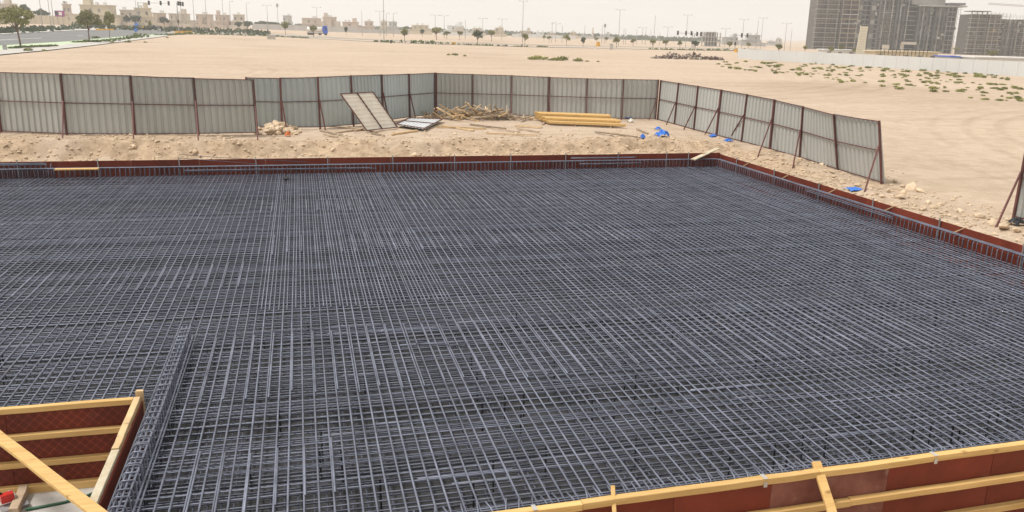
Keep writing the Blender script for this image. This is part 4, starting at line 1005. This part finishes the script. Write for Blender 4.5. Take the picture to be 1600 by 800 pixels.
# small cabinets and a dark bollard
for (x, y, w, h, m_, lb, ct) in [(424, 61.5, 11, 6, PAVE, 'pale low concrete block at the lot edge below the yellow tree', 'concrete block'), (611, 68, 2.2, 4.5, SIG, 'small dark bollard beside the tallest lamp post', 'bollard'), (955, 78, 5, 9, PAVE, 'pale utility cabinet on the verge by the lamp post', 'cabinet'), (8, 79, 5, 8, GALV, 'grey cabinet on the pavement at the far left', 'cabinet'), (929, 77, 3, 5, WHITE, 'small white marker left of the pale cabinet', 'marker')]:
    p = P(x, y); k = mpp(p); o = thing('street_cabinet' if ct == 'cabinet' else ct.replace(' ', '_'), p, lb, ct)
    cube('body', m_, o, p + Vector((0, 0, h * k * .48)), (w * k, w * k * .6, h * k * .96), -TH); cube('cap', m_, o, p + Vector((0, 0, h * k)), (w * k * 1.1, w * k * .7, h * k * .08), -TH)

p = D(97, 405); k = mpp(p); bb = thing('billboard', p, 'purple and white billboard among the left houses', 'billboard'); PUR = mat('purple_print', (.30, .04, .22), .6, var=.3, scale=.4)
rt = Vector((CT, -ST, 0)); ah = Vector((ST, CT, 0))
for u in (-4, 4): MB().tube([p + rt * (u * k), p + rt * (u * k) + Vector((0, 0, 18 * k))], .4 * k, 6).build('post', POLE, bb)
cube('board', PUR, bb, p + Vector((0, 0, 17 * k)), (15 * k, .3, 9 * k), -TH); cube('white_field', WHITE, bb, p - ah * .2 + rt * (1.5 * k) + Vector((0, 0, 17 * k)), (5 * k, .2, 5 * k), -TH); cube('dark_field', SIG, bb, p - ah * .2 - rt * (4.5 * k) + Vector((0, 0, 17.5 * k)), (5 * k, .2, 5 * k), -TH)
p = P(238, 45.2); k = 5.2 / 14; cr0 = thing('parked_car', p, 'dark car parked beside the junction sapling', 'car'); CARP = mat('dark_car', (.05, .05, .055), .3, var=.1)
prof = [(-7, 1), (7, 1), (7, 2.6), (4.6, 3.2), (2.6, 4.6), (-3, 4.7), (-5, 3.2), (-7, 2.9)]
MB().add([p + rt * (x * k) + ah * (y * k) + Vector((0, 0, z * k)) for y in (-2.4, 2.4) for x, z in prof], [tuple(range(7, -1, -1)), tuple(range(8, 16))] + [(i, (i + 1) % 8, 8 + (i + 1) % 8, 8 + i) for i in range(8)]).build('body', CARP, cr0)
cube('side_window', GALV, cr0, p - ah * (2.42 * k) + rt * (-.4 * k) + Vector((0, 0, 3.8 * k)), (5 * k, .02, 1 * k), -TH)
for x in (-4.3, 4.3):
    for y in (-2.1, 2.1): MB().tube([p + rt * (x * k) + ah * ((y - .4) * k) + Vector((0, 0, .95 * k)), p + rt * (x * k) + ah * ((y + .4) * k) + Vector((0, 0, .95 * k))], 1.0 * k, 12).build('wheel', SIG, cr0)
mb = MB(); r = random.Random(31)      # hedges and scrub beyond the left road
for k_ in range(420):
    px = r.uniform(-40, 420); q_ = D(px, r.uniform(300, 400)) if px > 150 else P(px, 54 - px * .06 - r.uniform(0, 6)); leaf_blob(mb, (q_.x, q_.y, zg(q_.x, q_.y) + .3), 1.6, 1.2, .5 + .5 * r.random(), 6, .6, r)
stuff(mb.build('far_scrub', LEAF_DARK), 'dark scrub and hedges beyond the left road', 'scrub')

# tanker truck
tp = P(497, 55); k = mpp(tp)
tr_ = thing('tanker_truck', tp, 'white tanker truck with blue cab driving behind the sand lot', 'truck')
rt = Vector((CT, -ST, 0)); ah = Vector((ST, CT, 0))
def tb(name, m_, x0, x1, z0, z1, dpt, par=None, off=0.0):
    return cube(name, m_, par or tr_, tp + rt * ((x0 + x1) / 2 * k) + ah * (off * k) + Vector((0, 0, (z0 + z1) / 2 * k)), ((x1 - x0) * k, dpt * k, (z1 - z0) * k), -TH)
CAB = mat('cab_blue', (.02, .10, .55), .35, var=.1)
cabm = MB().add([tp + rt * (x * k) + ah * (y * k) + Vector((0, 0, z * k)) for y in (-3.2, 3.2) for x, z in ((8.5, 3), (15, 3), (15, 8), (14.2, 14), (8.5, 14.5))], [(4, 3, 2, 1, 0), (5, 6, 7, 8, 9), (0, 1, 6, 5), (1, 2, 7, 6), (2, 3, 8, 7), (3, 4, 9, 8), (4, 0, 5, 9)])
cb_ = cabm.build('cab', CAB, tr_)
for y in (-3.25,): cube('window', DARK, cb_, tp + rt * (12.6 * k) + ah * (y * k) + Vector((0, 0, 10.4 * k)), (2.6 * k, .1, 3 * k), -TH)
MB().tube([tp + rt * (-17 * k) + Vector((0, 0, 8.5 * k)), tp + rt * (-16.3 * k) + Vector((0, 0, 8.5 * k)), tp + rt * (6.8 * k) + Vector((0, 0, 8.5 * k)), tp + rt * (7.4 * k) + Vector((0, 0, 8.5 * k))], [2.4 * k, 3.9 * k, 3.9 * k, 2.6 * k], 14).build('tank', WHITE, tr_, True)
tb('chassis', GALV, -17, 14, 2.2, 4, 3.5)
for x in (-14, -11, -8, 3, 12):
    for y in (-3, 3):
        w_ = MB().tube([tp + rt * (x * k) + ah * ((y - .6) * k) + Vector((0, 0, 1.6 * k)), tp + rt * (x * k) + ah * ((y + .6) * k) + Vector((0, 0, 1.6 * k))], 1.7 * k, 12).build('wheel', SIG, tr_)

# ------------------------------------------------------------------ far houses
CREAM = mat('render_cream', (.58, .51, .39), .9, var=.08, scale=.2); PINK = mat('render_pink', (.55, .455, .38), .9, var=.08, scale=.2)
BEIGE = mat('render_beige', (.56, .50, .42), .9, var=.08, scale=.2); GREYR = mat('render_grey', (.46, .45, .43), .9, var=.1, scale=.2); ROOFW = mat('render_white', (.66, .67, .66), .9, var=.06, scale=.2)
GLASS = mat('far_glass', (.20, .19, .18), .35, var=.2, rnd=.3)
def villa(x0, x1, pt, dist, m, label, tower=None, seed=0, hgt=None, group=None):
    """house seen across the lot: main block, set-back upper storey, parapet, stair tower, windows"""
    r = random.Random(seed * 7 + int(x0)); xc = (x0 + x1) / 2; p = D(xc, dist); k = mpp(p)
    yb = 31 + 19.05 / 807.5 * xc * 1.0; w = (x1 - x0) * k
    base_y = 0
    # height so that the roof meets its line in the picture
    d_ = pix_ray(xc, pt); t = dist / (d_[0] * ST + d_[1] * CT); H_ = CAM_H + d_[2] * t - p.z
    H_ = max(H_, 3.2) if hgt is None else hgt
    o = thing('villa', p, label, 'house', group)
    R_ = lambda u, v, z: p + rt * u + ah * v + Vector((0, 0, z))
    dp = w * .6; up_h = H_ * .5
    wl_ = cube('wall', m, o, R_(0, dp / 2, up_h / 2 - .5), (w, dp, up_h + 1), -TH)
    f0 = r.uniform(-.12, .12) * w; uw = w * r.uniform(.62, .8)
    cube('upper_wall', m, o, R_(f0, dp / 2 + .6, up_h + H_ * .23), (uw, dp * .8, H_ * .46), -TH)
    rf = cube('roof', m, o, R_(f0, dp / 2 + .6, H_ * .975), (uw + .7, dp * .8 + .7, H_ * .05), -TH)
    cube('parapet', m, o, R_(0, dp / 2, up_h + .15), (w + .5, dp + .5, .5), -TH)
    if tower: cube('stair_tower', m, o, R_(f0 + uw * .3 * tower, dp * .45, H_ + 1.2), (uw * .26, dp * .3, 2.6), -TH)
    for q_ in range(r.choice((2, 3, 4))):      # bays, annexes and roof rooms
        aw = w * r.uniform(.12, .3); ahh = H_ * r.uniform(.25, .95); cube('annex_wall', r.choice((m, BEIGE, m)), o, R_(r.uniform(-.5, .5) * w, r.uniform(-.06, .3) * dp, ahh / 2), (aw, dp * r.uniform(.2, .5), ahh), -TH)
    cube('yard_wall', m, o, R_(r.uniform(-.1, .1) * w, -5, 1.0), (w * 1.25, .3, 2.4), -TH)
    for q_ in range(2): cube('water_tank', ROOFW, o, R_(f0 + r.uniform(-.35, .35) * uw, dp / 2, H_ + .7), (1.3, 1.3, 1.2), -TH)
    nw = max(2, int(w / 4.2))
    for i in range(nw):
        u = (i + .5) / nw * w * .9 - w * .45
        wd = cube('window', GLASS, o, R_(u, -.05, up_h * .52), (1.2, .2, up_h * .34), -TH)
        cube('window_frame', ROOFW, wd, (0, 0, 0), (1, 1, 1)) if False else None
        if abs(u - f0) < uw * .45:
            cube('window', GLASS, o, R_(u, .6 + dp * .1 - .05, up_h + H_ * .22), (1.1, .2, H_ * .16), -TH)
    return o
V = [(-20, 20, 5, 400, BEIGE, 'beige villa cut by the left picture edge', 1), (100, 114, 6, 440, PINK, 'narrow pinkish villa right of three tall poles', 0), (118, 180, 7, 430, CREAM, 'wide yellowish villa behind the olive tree', -1), (186, 212, 15, 440, BEIGE, 'beige villa between olive tree and signals', 0), (211, 238, 12, 450, CREAM, 'cream villa behind the long armed signal', 1), (239, 262, 20, 470, PINK, 'low pink villa behind signal arm', 0), (262, 300, 21, 480, BEIGE, 'low wide beige villa behind the second signal', 1), (301, 330, 22, 500, PINK, 'pink villa behind the thick pole', 0), (333, 358, 23, 520, PINK, 'pink villa right of the thick pole', -1), (362, 384, 22.5, 520, BEIGE, 'beige villa right of pink villa pair', 0),
     (440, 456, 24, 700, GREYR, 'grey house block above the yellow tree', 0), (466, 499, 28, 620, PINK, 'long pink villa left of the tanker truck', 0), (499, 528, 26, 600, PINK, 'pink villa with corner tower above the truck', -1), (528, 564, 34, 600, PINK, 'low long pink villa right of the truck', 1), (568, 584, 33, 640, PINK, 'small square pinkish house left of tallest lamp', 0), (594, 606, 33, 700, CREAM, 'small cream house behind the tallest lamp post', 0), (606, 622, 33.5, 700, GREYR, 'grey house right of the tallest lamp post', 0), (634, 672, 39, 600, CREAM, 'cream villa with trees in front right of tallest lamp', 0), (693, 731, 40, 600, ROOFW, 'pale white blue villa left of picture centre', 1), (735, 756, 44, 650, BEIGE, 'low beige house right of the pale villa', 0), (772, 788, 43, 640, CREAM, 'small cream house near picture centre', 0),
     (808, 832, 48, 700, BEIGE, 'low beige house right of the centre lamp post', 1), (834, 850, 50, 720, ROOFW, 'small pale house right of the beige house', 0), (853, 872, 51, 760, BEIGE, 'small beige house between centre lamps', 0), (890, 903, 50, 740, CREAM, 'square yellowish house between two lamp posts', 0), (906, 922, 54, 800, GREYR, 'low grey house left of the thin tower', 0), (935, 958, 54, 820, GREYR, 'low hazy grey house right of the thin tower', 1), (1130, 1158, 58, 620, GREYR, 'hazy grey block right of the unfinished grey house', 1), (1161, 1190, 54.5, 560, GREYR, 'square grey block behind lamps at wall end', 0), (1200, 1216, 66, 700, GREYR, 'low hazy block left of the large tower', 0), (1213, 1222, 60, 900, GREYR, 'small hazy tower block left of the large tower', 0), (1505, 1516, 70, 520, ROOFW, 'pale block in the gap between both towers', 0)]
for i, (x0, x1, pt, dist, m_, lb, tw) in enumerate(V): villa(x0, x1, pt, dist, m_, lb, tw, i)
# unfinished grey house with open floors
p = D(1112, 430); k = mpp(p); ug = thing('unfinished_house', p, 'grey unfinished concrete house with open floors right of signals', 'house')
for f in range(4):
    cube('floor_slab', CONC, ug, p + ah * 5 + Vector((0, 0, f * 2.3)), (31 * k * (1 if f < 3 else .55), 10, .35), -TH)
    for u in np.linspace(-14, 14, 7):
        if f < 3: cube('column', CONC, ug, p + rt * (u * k) + ah * .6 + Vector((0, 0, f * 2.3 + 1.15)), (.5, .5, 1.95), -TH)
    if f < 3: cube('inner_wall', GREYR, ug, p + rt * (rng.uniform(-4, 4) * k) + ah * 4 + Vector((0, 0, f * 2.3 + 1.15)), (20 * k, .3, 1.95), -TH)
# thin minaret-like tower
p = D(926, 800); k = mpp(p); mt = thing('thin_tower', p, 'thin pale tower standing alone in haze right of centre', 'tower')
MB().tube([p, p + Vector((0, 0, 8 * k))], [1.9 * k, 1.7 * k], 8).build('shaft', BEIGE, mt); MB().tube([p + Vector((0, 0, 8 * k)), p + Vector((0, 0, 9 * k))], 2.1 * k, 8).build('gallery', GREYR, mt); MB().tube([p + Vector((0, 0, 9 * k)), p + Vector((0, 0, 16 * k)), p + Vector((0, 0, 18 * k))], [1.3 * k, 1.2 * k, .2 * k], 8).build('spire', BEIGE, mt)
# long low boundary walls between the far houses
for (x0, x1, dist, hh, m_, lb) in [(395, 560, 560, 3.4, GREYR, 'long grey boundary wall behind the truck'), (40, 110, 410, 4.0, CREAM, 'cream boundary wall behind the largest tree'), (560, 640, 560, 2.6, GREYR, 'low grey boundary wall left of tallest lamp post'), (800, 900, 640, 2.4, ROOFW, 'low pale boundary wall right of centre lamp')]:
    a_, b_ = D(x0, dist), D(x1, dist); o = thing('boundary_wall', (a_ + b_) / 2, lb, 'wall'); n_ = 8
    for i in range(n_):
        q0, q1 = a_.lerp(b_, i / n_), a_.lerp(b_, (i + 1) / n_); g_ = (q1 - q0).normalized() * .2
        MB().beam(q0 + Vector((0, 0, hh / 2 - .3)), q1 - g_ + Vector((0, 0, hh / 2 - .3)), .3, hh + .6).build('wall_bay', m_, o); MB().beam(q0 + Vector((0, 0, hh / 2 - .2)), q0 + (q1 - q0).normalized() * .5 + Vector((0, 0, hh / 2 - .2)), .5, hh + .8).build('pier', m_, o)
# hazy belt of trees on the horizon
mb = MB(); r = random.Random(9)
for k_ in range(900):
    px = r.uniform(560, 1120); q_ = D(px, r.uniform(850, 1000)); leaf_blob(mb, (q_.x, q_.y, q_.z + 1.5), 5, 3, 2.0 + 1.2 * r.random(), 5, 1.6, r)
stuff(mb.build('far_tree_belt', LEAF_DARK), 'hazy belt of far trees along the horizon right of centre', 'trees')

# debris heap on the lot
dh = P(1075, 92.5); k = mpp(dh)
deb = thing('debris_heap', dh, 'long heap of broken dark debris on the lot near the white wall', 'debris heap')
DEB = [mat('debris_a', (.20, .16, .13), .9, var=.4, scale=2, rnd=.35), mat('debris_b', (.32, .28, .23), .9, var=.3, scale=2, rnd=.3), mat('debris_c', (.17, .11, .09), .9, var=.4, scale=2, rnd=.3)]
DEBM = [stone_mesh(90 + i, DEB[i % 3]) for i in range(9)]
for i in range(260):
    u = rng.uniform(-1, 1); v = rng.gauss(0, .4); hh = (1 - abs(u) ** 2.2) * (1.0 + .35 * math.sin(u * 9)) * 9 * k * rng.random() * math.exp(-v * v)
    o = obj('debris_chunk', rng.choice(DEBM), deb); q_ = dh + rt * (u * 56 * k) + ah * (v * 16 * k)
    o.location = (q_.x, q_.y, zg(q_.x, q_.y) + hh); s_ = rng.uniform(1.5, 4.2) * k * 1.5; o.scale = (s_ * rng.uniform(.8, 1.6), s_, s_ * rng.uniform(.5, 1)); o.rotation_euler = (rng.uniform(-1, 1), rng.uniform(-1, 1), rng.uniform(0, 6))

# ------------------------------------------------------------------ white wall and what stands behind it
w0, w1 = P(1180, 93.5), P(1640, 122)
HW = mat('white_hoarding', (.56, .57, .565), .8, col2=(.51, .52, .515), scale=.15)
wt = thing('white_wall', (w0 + w1) / 2, 'long white site wall across the right background', 'wall'); nb_ = 26
for i in range(nb_):
    q0, q1 = w0.lerp(w1, i / nb_), w0.lerp(w1, (i + 1) / nb_); g_ = (q1 - q0).normalized() * .03
    z0, z1 = zg(q0.x, q0.y), zg(q1.x, q1.y)
    MB().beam(Vector((q0.x, q0.y, z0 + 1.02)), Vector((q1.x, q1.y, z1 + 1.02)) - g_, .08, 2.2).build('wall_panel', HW, wt)
q0 = w0 + ah * 14 - rt * .2
MB().beam(Vector((w0.x, w0.y, 1.0 + w0.z)), Vector((q0.x, q0.y, 1.0 + q0.z)), .08, 2.2).build('wall_panel', HW, wt)
# sheds behind the wall
TAN = mat('tan_sheet', (.60, .52, .37), .8, var=.1, scale=.3); BLUR = mat('blue_roof', (.06, .12, .45), .6, var=.1)
def shed(x0, x1, yt, dist, m_, lb, trim, hgt=3.5):
    a_, b_ = D(x0, dist), D(x1, dist); xc = (x0 + x1) / 2; d_ = pix_ray(xc, yt); t = dist / (d_[0] * ST + d_[1] * CT); top = CAM_H + d_[2] * t
    c = (a_ + b_) / 2; o = thing('site_shed', c, lb, 'shed'); w = (b_ - a_).length; zb = c.z
    cube('wall', m_, o, Vector((c.x, c.y, (zb + top) / 2)) + ah * 3, (w, 6, top - zb), -TH)
    cube('roof', trim, o, Vector((c.x, c.y, top + .12)) + ah * 3, (w + .8, 6.8, .22), -TH)
    for u in np.linspace(-.42, .42, 5):
        wd = cube('window', GLASS, o, Vector((c.x, c.y, zb + (top - zb) * .55)) + rt * (u * w) - ah * .03, (w * .07, .1, (top - zb) * .3), -TH)
shed(1372, 1470, 81.5, 190, TAN, 'long tan roofed shed behind the white wall', TAN); shed(1492, 1527, 90, 165, ROOFW, 'low shed with blue roof edge behind the white wall', BLUR); shed(1292, 1375, 79, 260, ROOFW, 'white low building at the foot of the large tower', ROOFW); shed(1530, 1640, 91.5, 160, ROOFW, 'long pale low shed behind the white wall at right edge', ROOFW)
rl = thing('wall_railing', D(1410, 175), 'thin dark railing just above the white wall below the tan shed', 'railing')
for x in range(1374, 1452, 6):
    q_ = P(x, 93 + (x - 1374) * .055 + 4); MB().tube([q_, q_ + Vector((0, 0, 2.9))], .06, 5).build('rail_post', SIG, rl)
q_, q2 = P(1374, 97), P(1450, 101.2)
MB().tube([q_ + Vector((0, 0, 2.85)), q2 + Vector((0, 0, 2.85))], .05, 5).build('top_rail', SIG, rl)
# cream stair tower sign in front of the large tower
p = D(1349, 255); k = mpp(p); sg = thing('panel_mast', p, 'tall cream panelled mast leaning before the large tower', 'mast')
CRM = mat('cream_panel', (.62, .58, .47), .8, var=.06)
for i in range(11):
    for j in range(3):
        z_ = 3 * k + i * 3.9 * k; w_ = (4.6 - .08 * i) * k
        cube('panel', CRM, sg, p + rt * ((j - 1) * w_ + i * .10 * k - 1.5 * k) + Vector((0, 0, z_ + 1.9 * k)), (w_ * .95, .25, 3.7 * k), -TH)
for u0, u1, v in ((-7, -5, .4), (6, 4.5, .4), (13, 6.5, 6.0), (1, 1, .5)):
    MB().tube([p + rt * (u0 * k) + ah * v + Vector((0, 0, -.3)), p + rt * (u1 * k) + ah * .3 + Vector((0, 0, 45 * k))], .5 * k, 6).build('frame_leg', BEIGE, sg)
for i in range(6): MB().tube([p + rt * ((12 - i * 1.0) * k) + ah * 2 + Vector((0, 0, (6 + i * 7) * k)), p + rt * (5 * k) + ah * .4 + Vector((0, 0, (6 + i * 7) * k))], .25 * k, 5).build('frame_brace', BEIGE, sg)

# ------------------------------------------------------------------ unfinished towers
TCON = mat('tower_concrete', (.135, .13, .125), .9, var=.3, scale=.12, rnd=.12); TCON_L = mat('tower_concrete_pale', (.31, .30, .285), .9, var=.25, scale=.2, rnd=.12)
TBRK = mat('tower_brick', (.12, .09, .078), .9, var=.3, scale=.3, rnd=.2); TGRY = mat('tower_block', (.12, .11, .10), .9, var=.3, scale=.3, rnd=.2)
SLABE = mat('slab_edge', (.46, .44, .40), .85, var=.2, scale=.5, rnd=.15); YSLAB = mat('slab_shutter', (.42, .34, .21), .85, var=.25, scale=.5, rnd=.2); SCAF = mat('scaffold', (.26, .23, .20), .7, .3, var=.2)
def tower(name, label, xl, dist, s_px, floors, pitch, wings, scaf, base_y):
    p = D(xl, dist); k = mpp(p); o = thing(name, p, label, 'tower'); zb = p.z - 1.0
    Q = lambda u, v, h: Vector((p.x, p.y, zb)) + rt * (u * k) + ah * (v * k) + Vector((0, 0, h * k))
    for (u0, u1, dep, kind, nf) in wings:
        w = u1 - u0; uc = (u0 + u1) / 2; H_ = nf * pitch; core = TCON
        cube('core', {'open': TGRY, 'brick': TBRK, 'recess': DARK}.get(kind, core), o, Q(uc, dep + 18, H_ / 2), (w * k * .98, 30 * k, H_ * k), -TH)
        for f in range(nf):
            h0 = f * pitch
            if kind in ('open', 'brick', 'recess'):
                cube('floor_slab', SLABE if kind != 'brick' else rng.choice((SLABE, YSLAB, YSLAB)), o, Q(uc, dep + 1, h0 + pitch), (w * k, 6 * k, (.9 if kind != 'recess' else .7) * k), -TH)
                n_ = max(2, int(w / 8))
                for i in range(n_):
                    uu = u0 + (i + .5) / n_ * w
                    if rng.random() < (.72 if kind != 'recess' else .35):
                        cube('infill_wall', rng.choice((TGRY, TBRK)) if kind != 'brick' else TBRK, o, Q(uu, dep + 2.4, h0 + pitch * .5), (w / n_ * k * .86, .6 * k, pitch * k * .84), -TH)
                    else:
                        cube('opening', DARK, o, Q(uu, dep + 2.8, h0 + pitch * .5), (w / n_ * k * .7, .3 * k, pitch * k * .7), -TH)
            elif kind == 'win':
                cube('opening', DARK, o, Q(u0 + w * .72, dep + 2.8, h0 + pitch * .5), (w * .24 * k, .8 * k, pitch * k * .78), -TH)
                cube('spandrel', TCON_L, o, Q(u0 + w * .72, dep + 2.5, h0 + pitch * .02), (w * .26 * k, 1.6 * k, pitch * k * .16), -TH)
                cube('wall_panel', TCON if f % 3 else TCON_L, o, Q(u0 + w * .28, dep + 2.6, h0 + pitch * .5), (w * .5 * k, 1.0 * k, pitch * k * .96), -TH)
            elif kind == 'fin':
                n_ = max(3, int(w / 7))
                for i in range(n_):
                    uu = u0 + (i + .5) / n_ * w
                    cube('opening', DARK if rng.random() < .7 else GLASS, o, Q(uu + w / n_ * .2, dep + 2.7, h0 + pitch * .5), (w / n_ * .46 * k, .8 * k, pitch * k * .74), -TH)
        if kind == 'fin':
            n_ = max(3, int(w / 7))
            for i in range(n_ + 1):
                cube('fin', TCON_L if i % 2 else TCON, o, Q(u0 + i / n_ * w - w / n_ * .12, dep + 2.0, H_ / 2), (1.5 * k, 3 * k, H_ * k), -TH)
            for f in range(3, nf, 4): cube('floor_slab', TCON, o, Q(uc, dep + 1.2, f * pitch), (w * k, 4.6 * k, .8 * k), -TH)
        if kind in ('open', 'brick'):
            for i in range(3): cube('column', TCON_L, o, Q(u0 + 1 + (w - 2) * i / 2, dep - .4, H_ / 2), (1.1 * k, 1.1 * k, H_ * k), -TH)
    for q_ in range(60):      # props, sheeting and boards left in the openings
        u0, u1, dep, kind, nf = rng.choice(wings); f = rng.randrange(nf); w_ = rng.uniform(1.2, 4.5)
        cube('site_board', rng.choice((TBRK, SLABE, YSLAB, DARK, TCON_L, DARK)), o, Q(rng.uniform(u0 + 1, u1 - 1), dep - 1.0 - rng.random(), f * pitch + rng.uniform(1, 5)), (w_ * k, .4 * k, rng.uniform(.8, 4.5) * k), -TH)
    for (u0, u1, v, nf) in scaf:
        n_ = max(2, int((u1 - u0) / 5))
        for i in range(n_ + 1): MB().tube([Q(u0 + (u1 - u0) * i / n_, v, 0), Q(u0 + (u1 - u0) * i / n_, v, nf * pitch + 3)], .22 * k, 5).build('scaffold_standard', SCAF, o)
        for f in range(nf):
            MB().beam(Q(u0 - rng.uniform(.5, 2.5), v, f * pitch + pitch * .55), Q(u1 + rng.uniform(.5, 2.5), v, f * pitch + pitch * .55), 1.6 * k, .3 * k).build('scaffold_deck', SCAF if f % 2 else SLABE, o)
    return o, Q, k
t1, Q, k = tower('unfinished_tower', 'large unfinished concrete tower with scaffolding behind the white wall', 1271, 480, 1, 14, 7.0,
    [(0, 35, 0, 'open', 14), (35, 39, 7, 'recess', 14), (39, 65, -2, 'brick', 14), (65, 80, 2, 'win', 14), (80, 86, 9, 'recess', 14), (86, 98, -1, 'win', 14), (98, 117, -4, 'fin', 14), (117, 124, 6, 'recess', 14), (124, 141, -4, 'fin', 13), (141, 160, 10, 'recess', 11), (160, 178, -3, 'fin', 10), (178, 186, 4, 'win', 10), (186, 204, -2, 'fin', 10), (204, 219, 3, 'open', 10)],
    [(-2, 37, -4, 14), (99, 117, -8, 9), (215, 222, -1, 10)], 80)
cube('roof_slab', SLABE, t1, Q(193, 8, 71.5), (70 * k, 30 * k, 2.2 * k), -TH); cube('roof_slab', TCON, t1, Q(214, 6, 75), (24 * k, 22 * k, 3 * k), -TH); cube('penthouse_wall', TCON_L, t1, Q(172, 14, 86), (52 * k, 24 * k, 26 * k), -TH)
cube('entrance_canopy', BEIGE, t1, Q(147, -4, 15), (22 * k, 8 * k, 4 * k), -TH); cube('entrance_wall', BEIGE, t1, Q(138, -2, 7), (5 * k, 6 * k, 14 * k), -TH); cube('low_block', BEIGE, t1, Q(110, -10, 6), (9 * k, 6 * k, 12 * k), -TH)
for f in (9, 10): MB().beam(Q(-10, -3, f * 7 - 2), Q(2, -3, f * 7 - 2), 3 * k, .8 * k).build('loading_platform', SCAF, t1)
t2, Q, k = tower('unfinished_tower', 'second unfinished tower wrapped in scaffolding at the right edge', 1514, 450, 1, 10, 6.4,
    [(0, 27, 4, 'open', 10), (27, 46, 0, 'brick', 10), (46, 56, 6, 'recess', 9), (56, 76, 1, 'fin', 9), (76, 84, 7, 'recess', 9), (84, 110, 2, 'open', 9), (110, 140, 0, 'brick', 9)], [(-2, 27, -1, 10), (27, 56, -5, 10), (56, 110, -4, 9)], 88)
cube('roof_slab', TCON, t2, Q(13, 10, 68.5), (30 * k, 24 * k, 1.2 * k), -TH)
for u in (1, 9, 17, 25): cube('roof_column', TCON_L, t2, Q(u, 3, 66.5), (1.2 * k, 1.2 * k, 4.5 * k), -TH)
for i in range(34): MB().tube([Q(28 + i * 2.3, -2, 60), Q(28 + i * 2.3 + rng.uniform(-.3, .3), -2, 66.5 - i * .12 + rng.uniform(-1, 1.5))], .25 * k, 4).build('starter_bar', SCAF, t2)
# tower crane at the right edge: lattice jib in view, mast beyond the frame
p = D(1640, 520); k = mpp(p); cr = thing('tower_crane', p, 'tower crane with lattice jib above the second tower', 'crane')
CRN = mat('crane_grey', (.40, .38, .36), .6, .3, var=.1)
def lattice(p0, p1, wd, n_, name):
    d_ = (p1 - p0); dn = d_.normalized(); upv = Vector((0, 0, 1)) if abs(dn.z) < .8 else ah; sx = dn.cross(upv).normalized(); sz = sx.cross(dn); mb = MB(); r_ = wd * .10
    c3 = [sx * -wd / 2 - sz * wd * .4, sx * wd / 2 - sz * wd * .4, sz * wd * .6]
    for c_ in c3: mb.tube([p0 + c_, p1 + c_], r_, 5)
    for i in range(n_):
        a0, a1 = p0 + d_ * (i / n_), p0 + d_ * ((i + 1) / n_)
        for j in range(3): mb.tube([a0 + c3[j], a1 + c3[(j + 1) % 3]], r_ * .6, 4); mb.tube([a0 + c3[(j + 1) % 3], a0 + c3[j]], r_ * .6, 4)
    return mb.build(name, CRN, cr)
hz = (66 - 11.5) * k + (CAM_H - p.z)
top = Vector((p.x, p.y, p.z + hz)); lattice(Vector((p.x, p.y, p.z - 1)), top + Vector((0, 0, 2)), 2.0, 34, 'mast')
lattice(top, top - rt * (103 * k) + Vector((0, 0, 4.0 * k)), 2.2 * k, 30, 'jib'); lattice(top, top + rt * (30 * k), 2.2 * k, 9, 'counter_jib')
cube('cabin', WHITE, cr, top + Vector((0, 0, -1.5)) - rt * 1.5, (1.6, 1.6, 2.2), -TH); cube('counterweight', CONC, cr, top + rt * (27 * k) + Vector((0, 0, -1.5)), (3, 1.6, 2.6), -TH)

# ------------------------------------------------------------------ dusty air
hzb = MB().box((0, 0, 51), (8800, 8800, 118)).build('haze', None)
hm = bpy.data.materials.new('dusty_air'); hm.use_nodes = True
hn, hl = hm.node_tree.nodes, hm.node_tree.links; hn.clear()
ho = hn.new('ShaderNodeOutputMaterial'); hv = hn.new('ShaderNodeVolumePrincipled')
hv.inputs['Color'].default_value = (0.90, 0.93, 0.97, 1); hv.inputs['Density'].default_value = 0.00040; hv.inputs['Anisotropy'].default_value = 0.2
hl.new(hv.outputs[0], ho.inputs['Volume'])
hzb.data.materials.append(hm)
stuff(hzb, 'pale dusty air hanging over the whole site', 'haze')
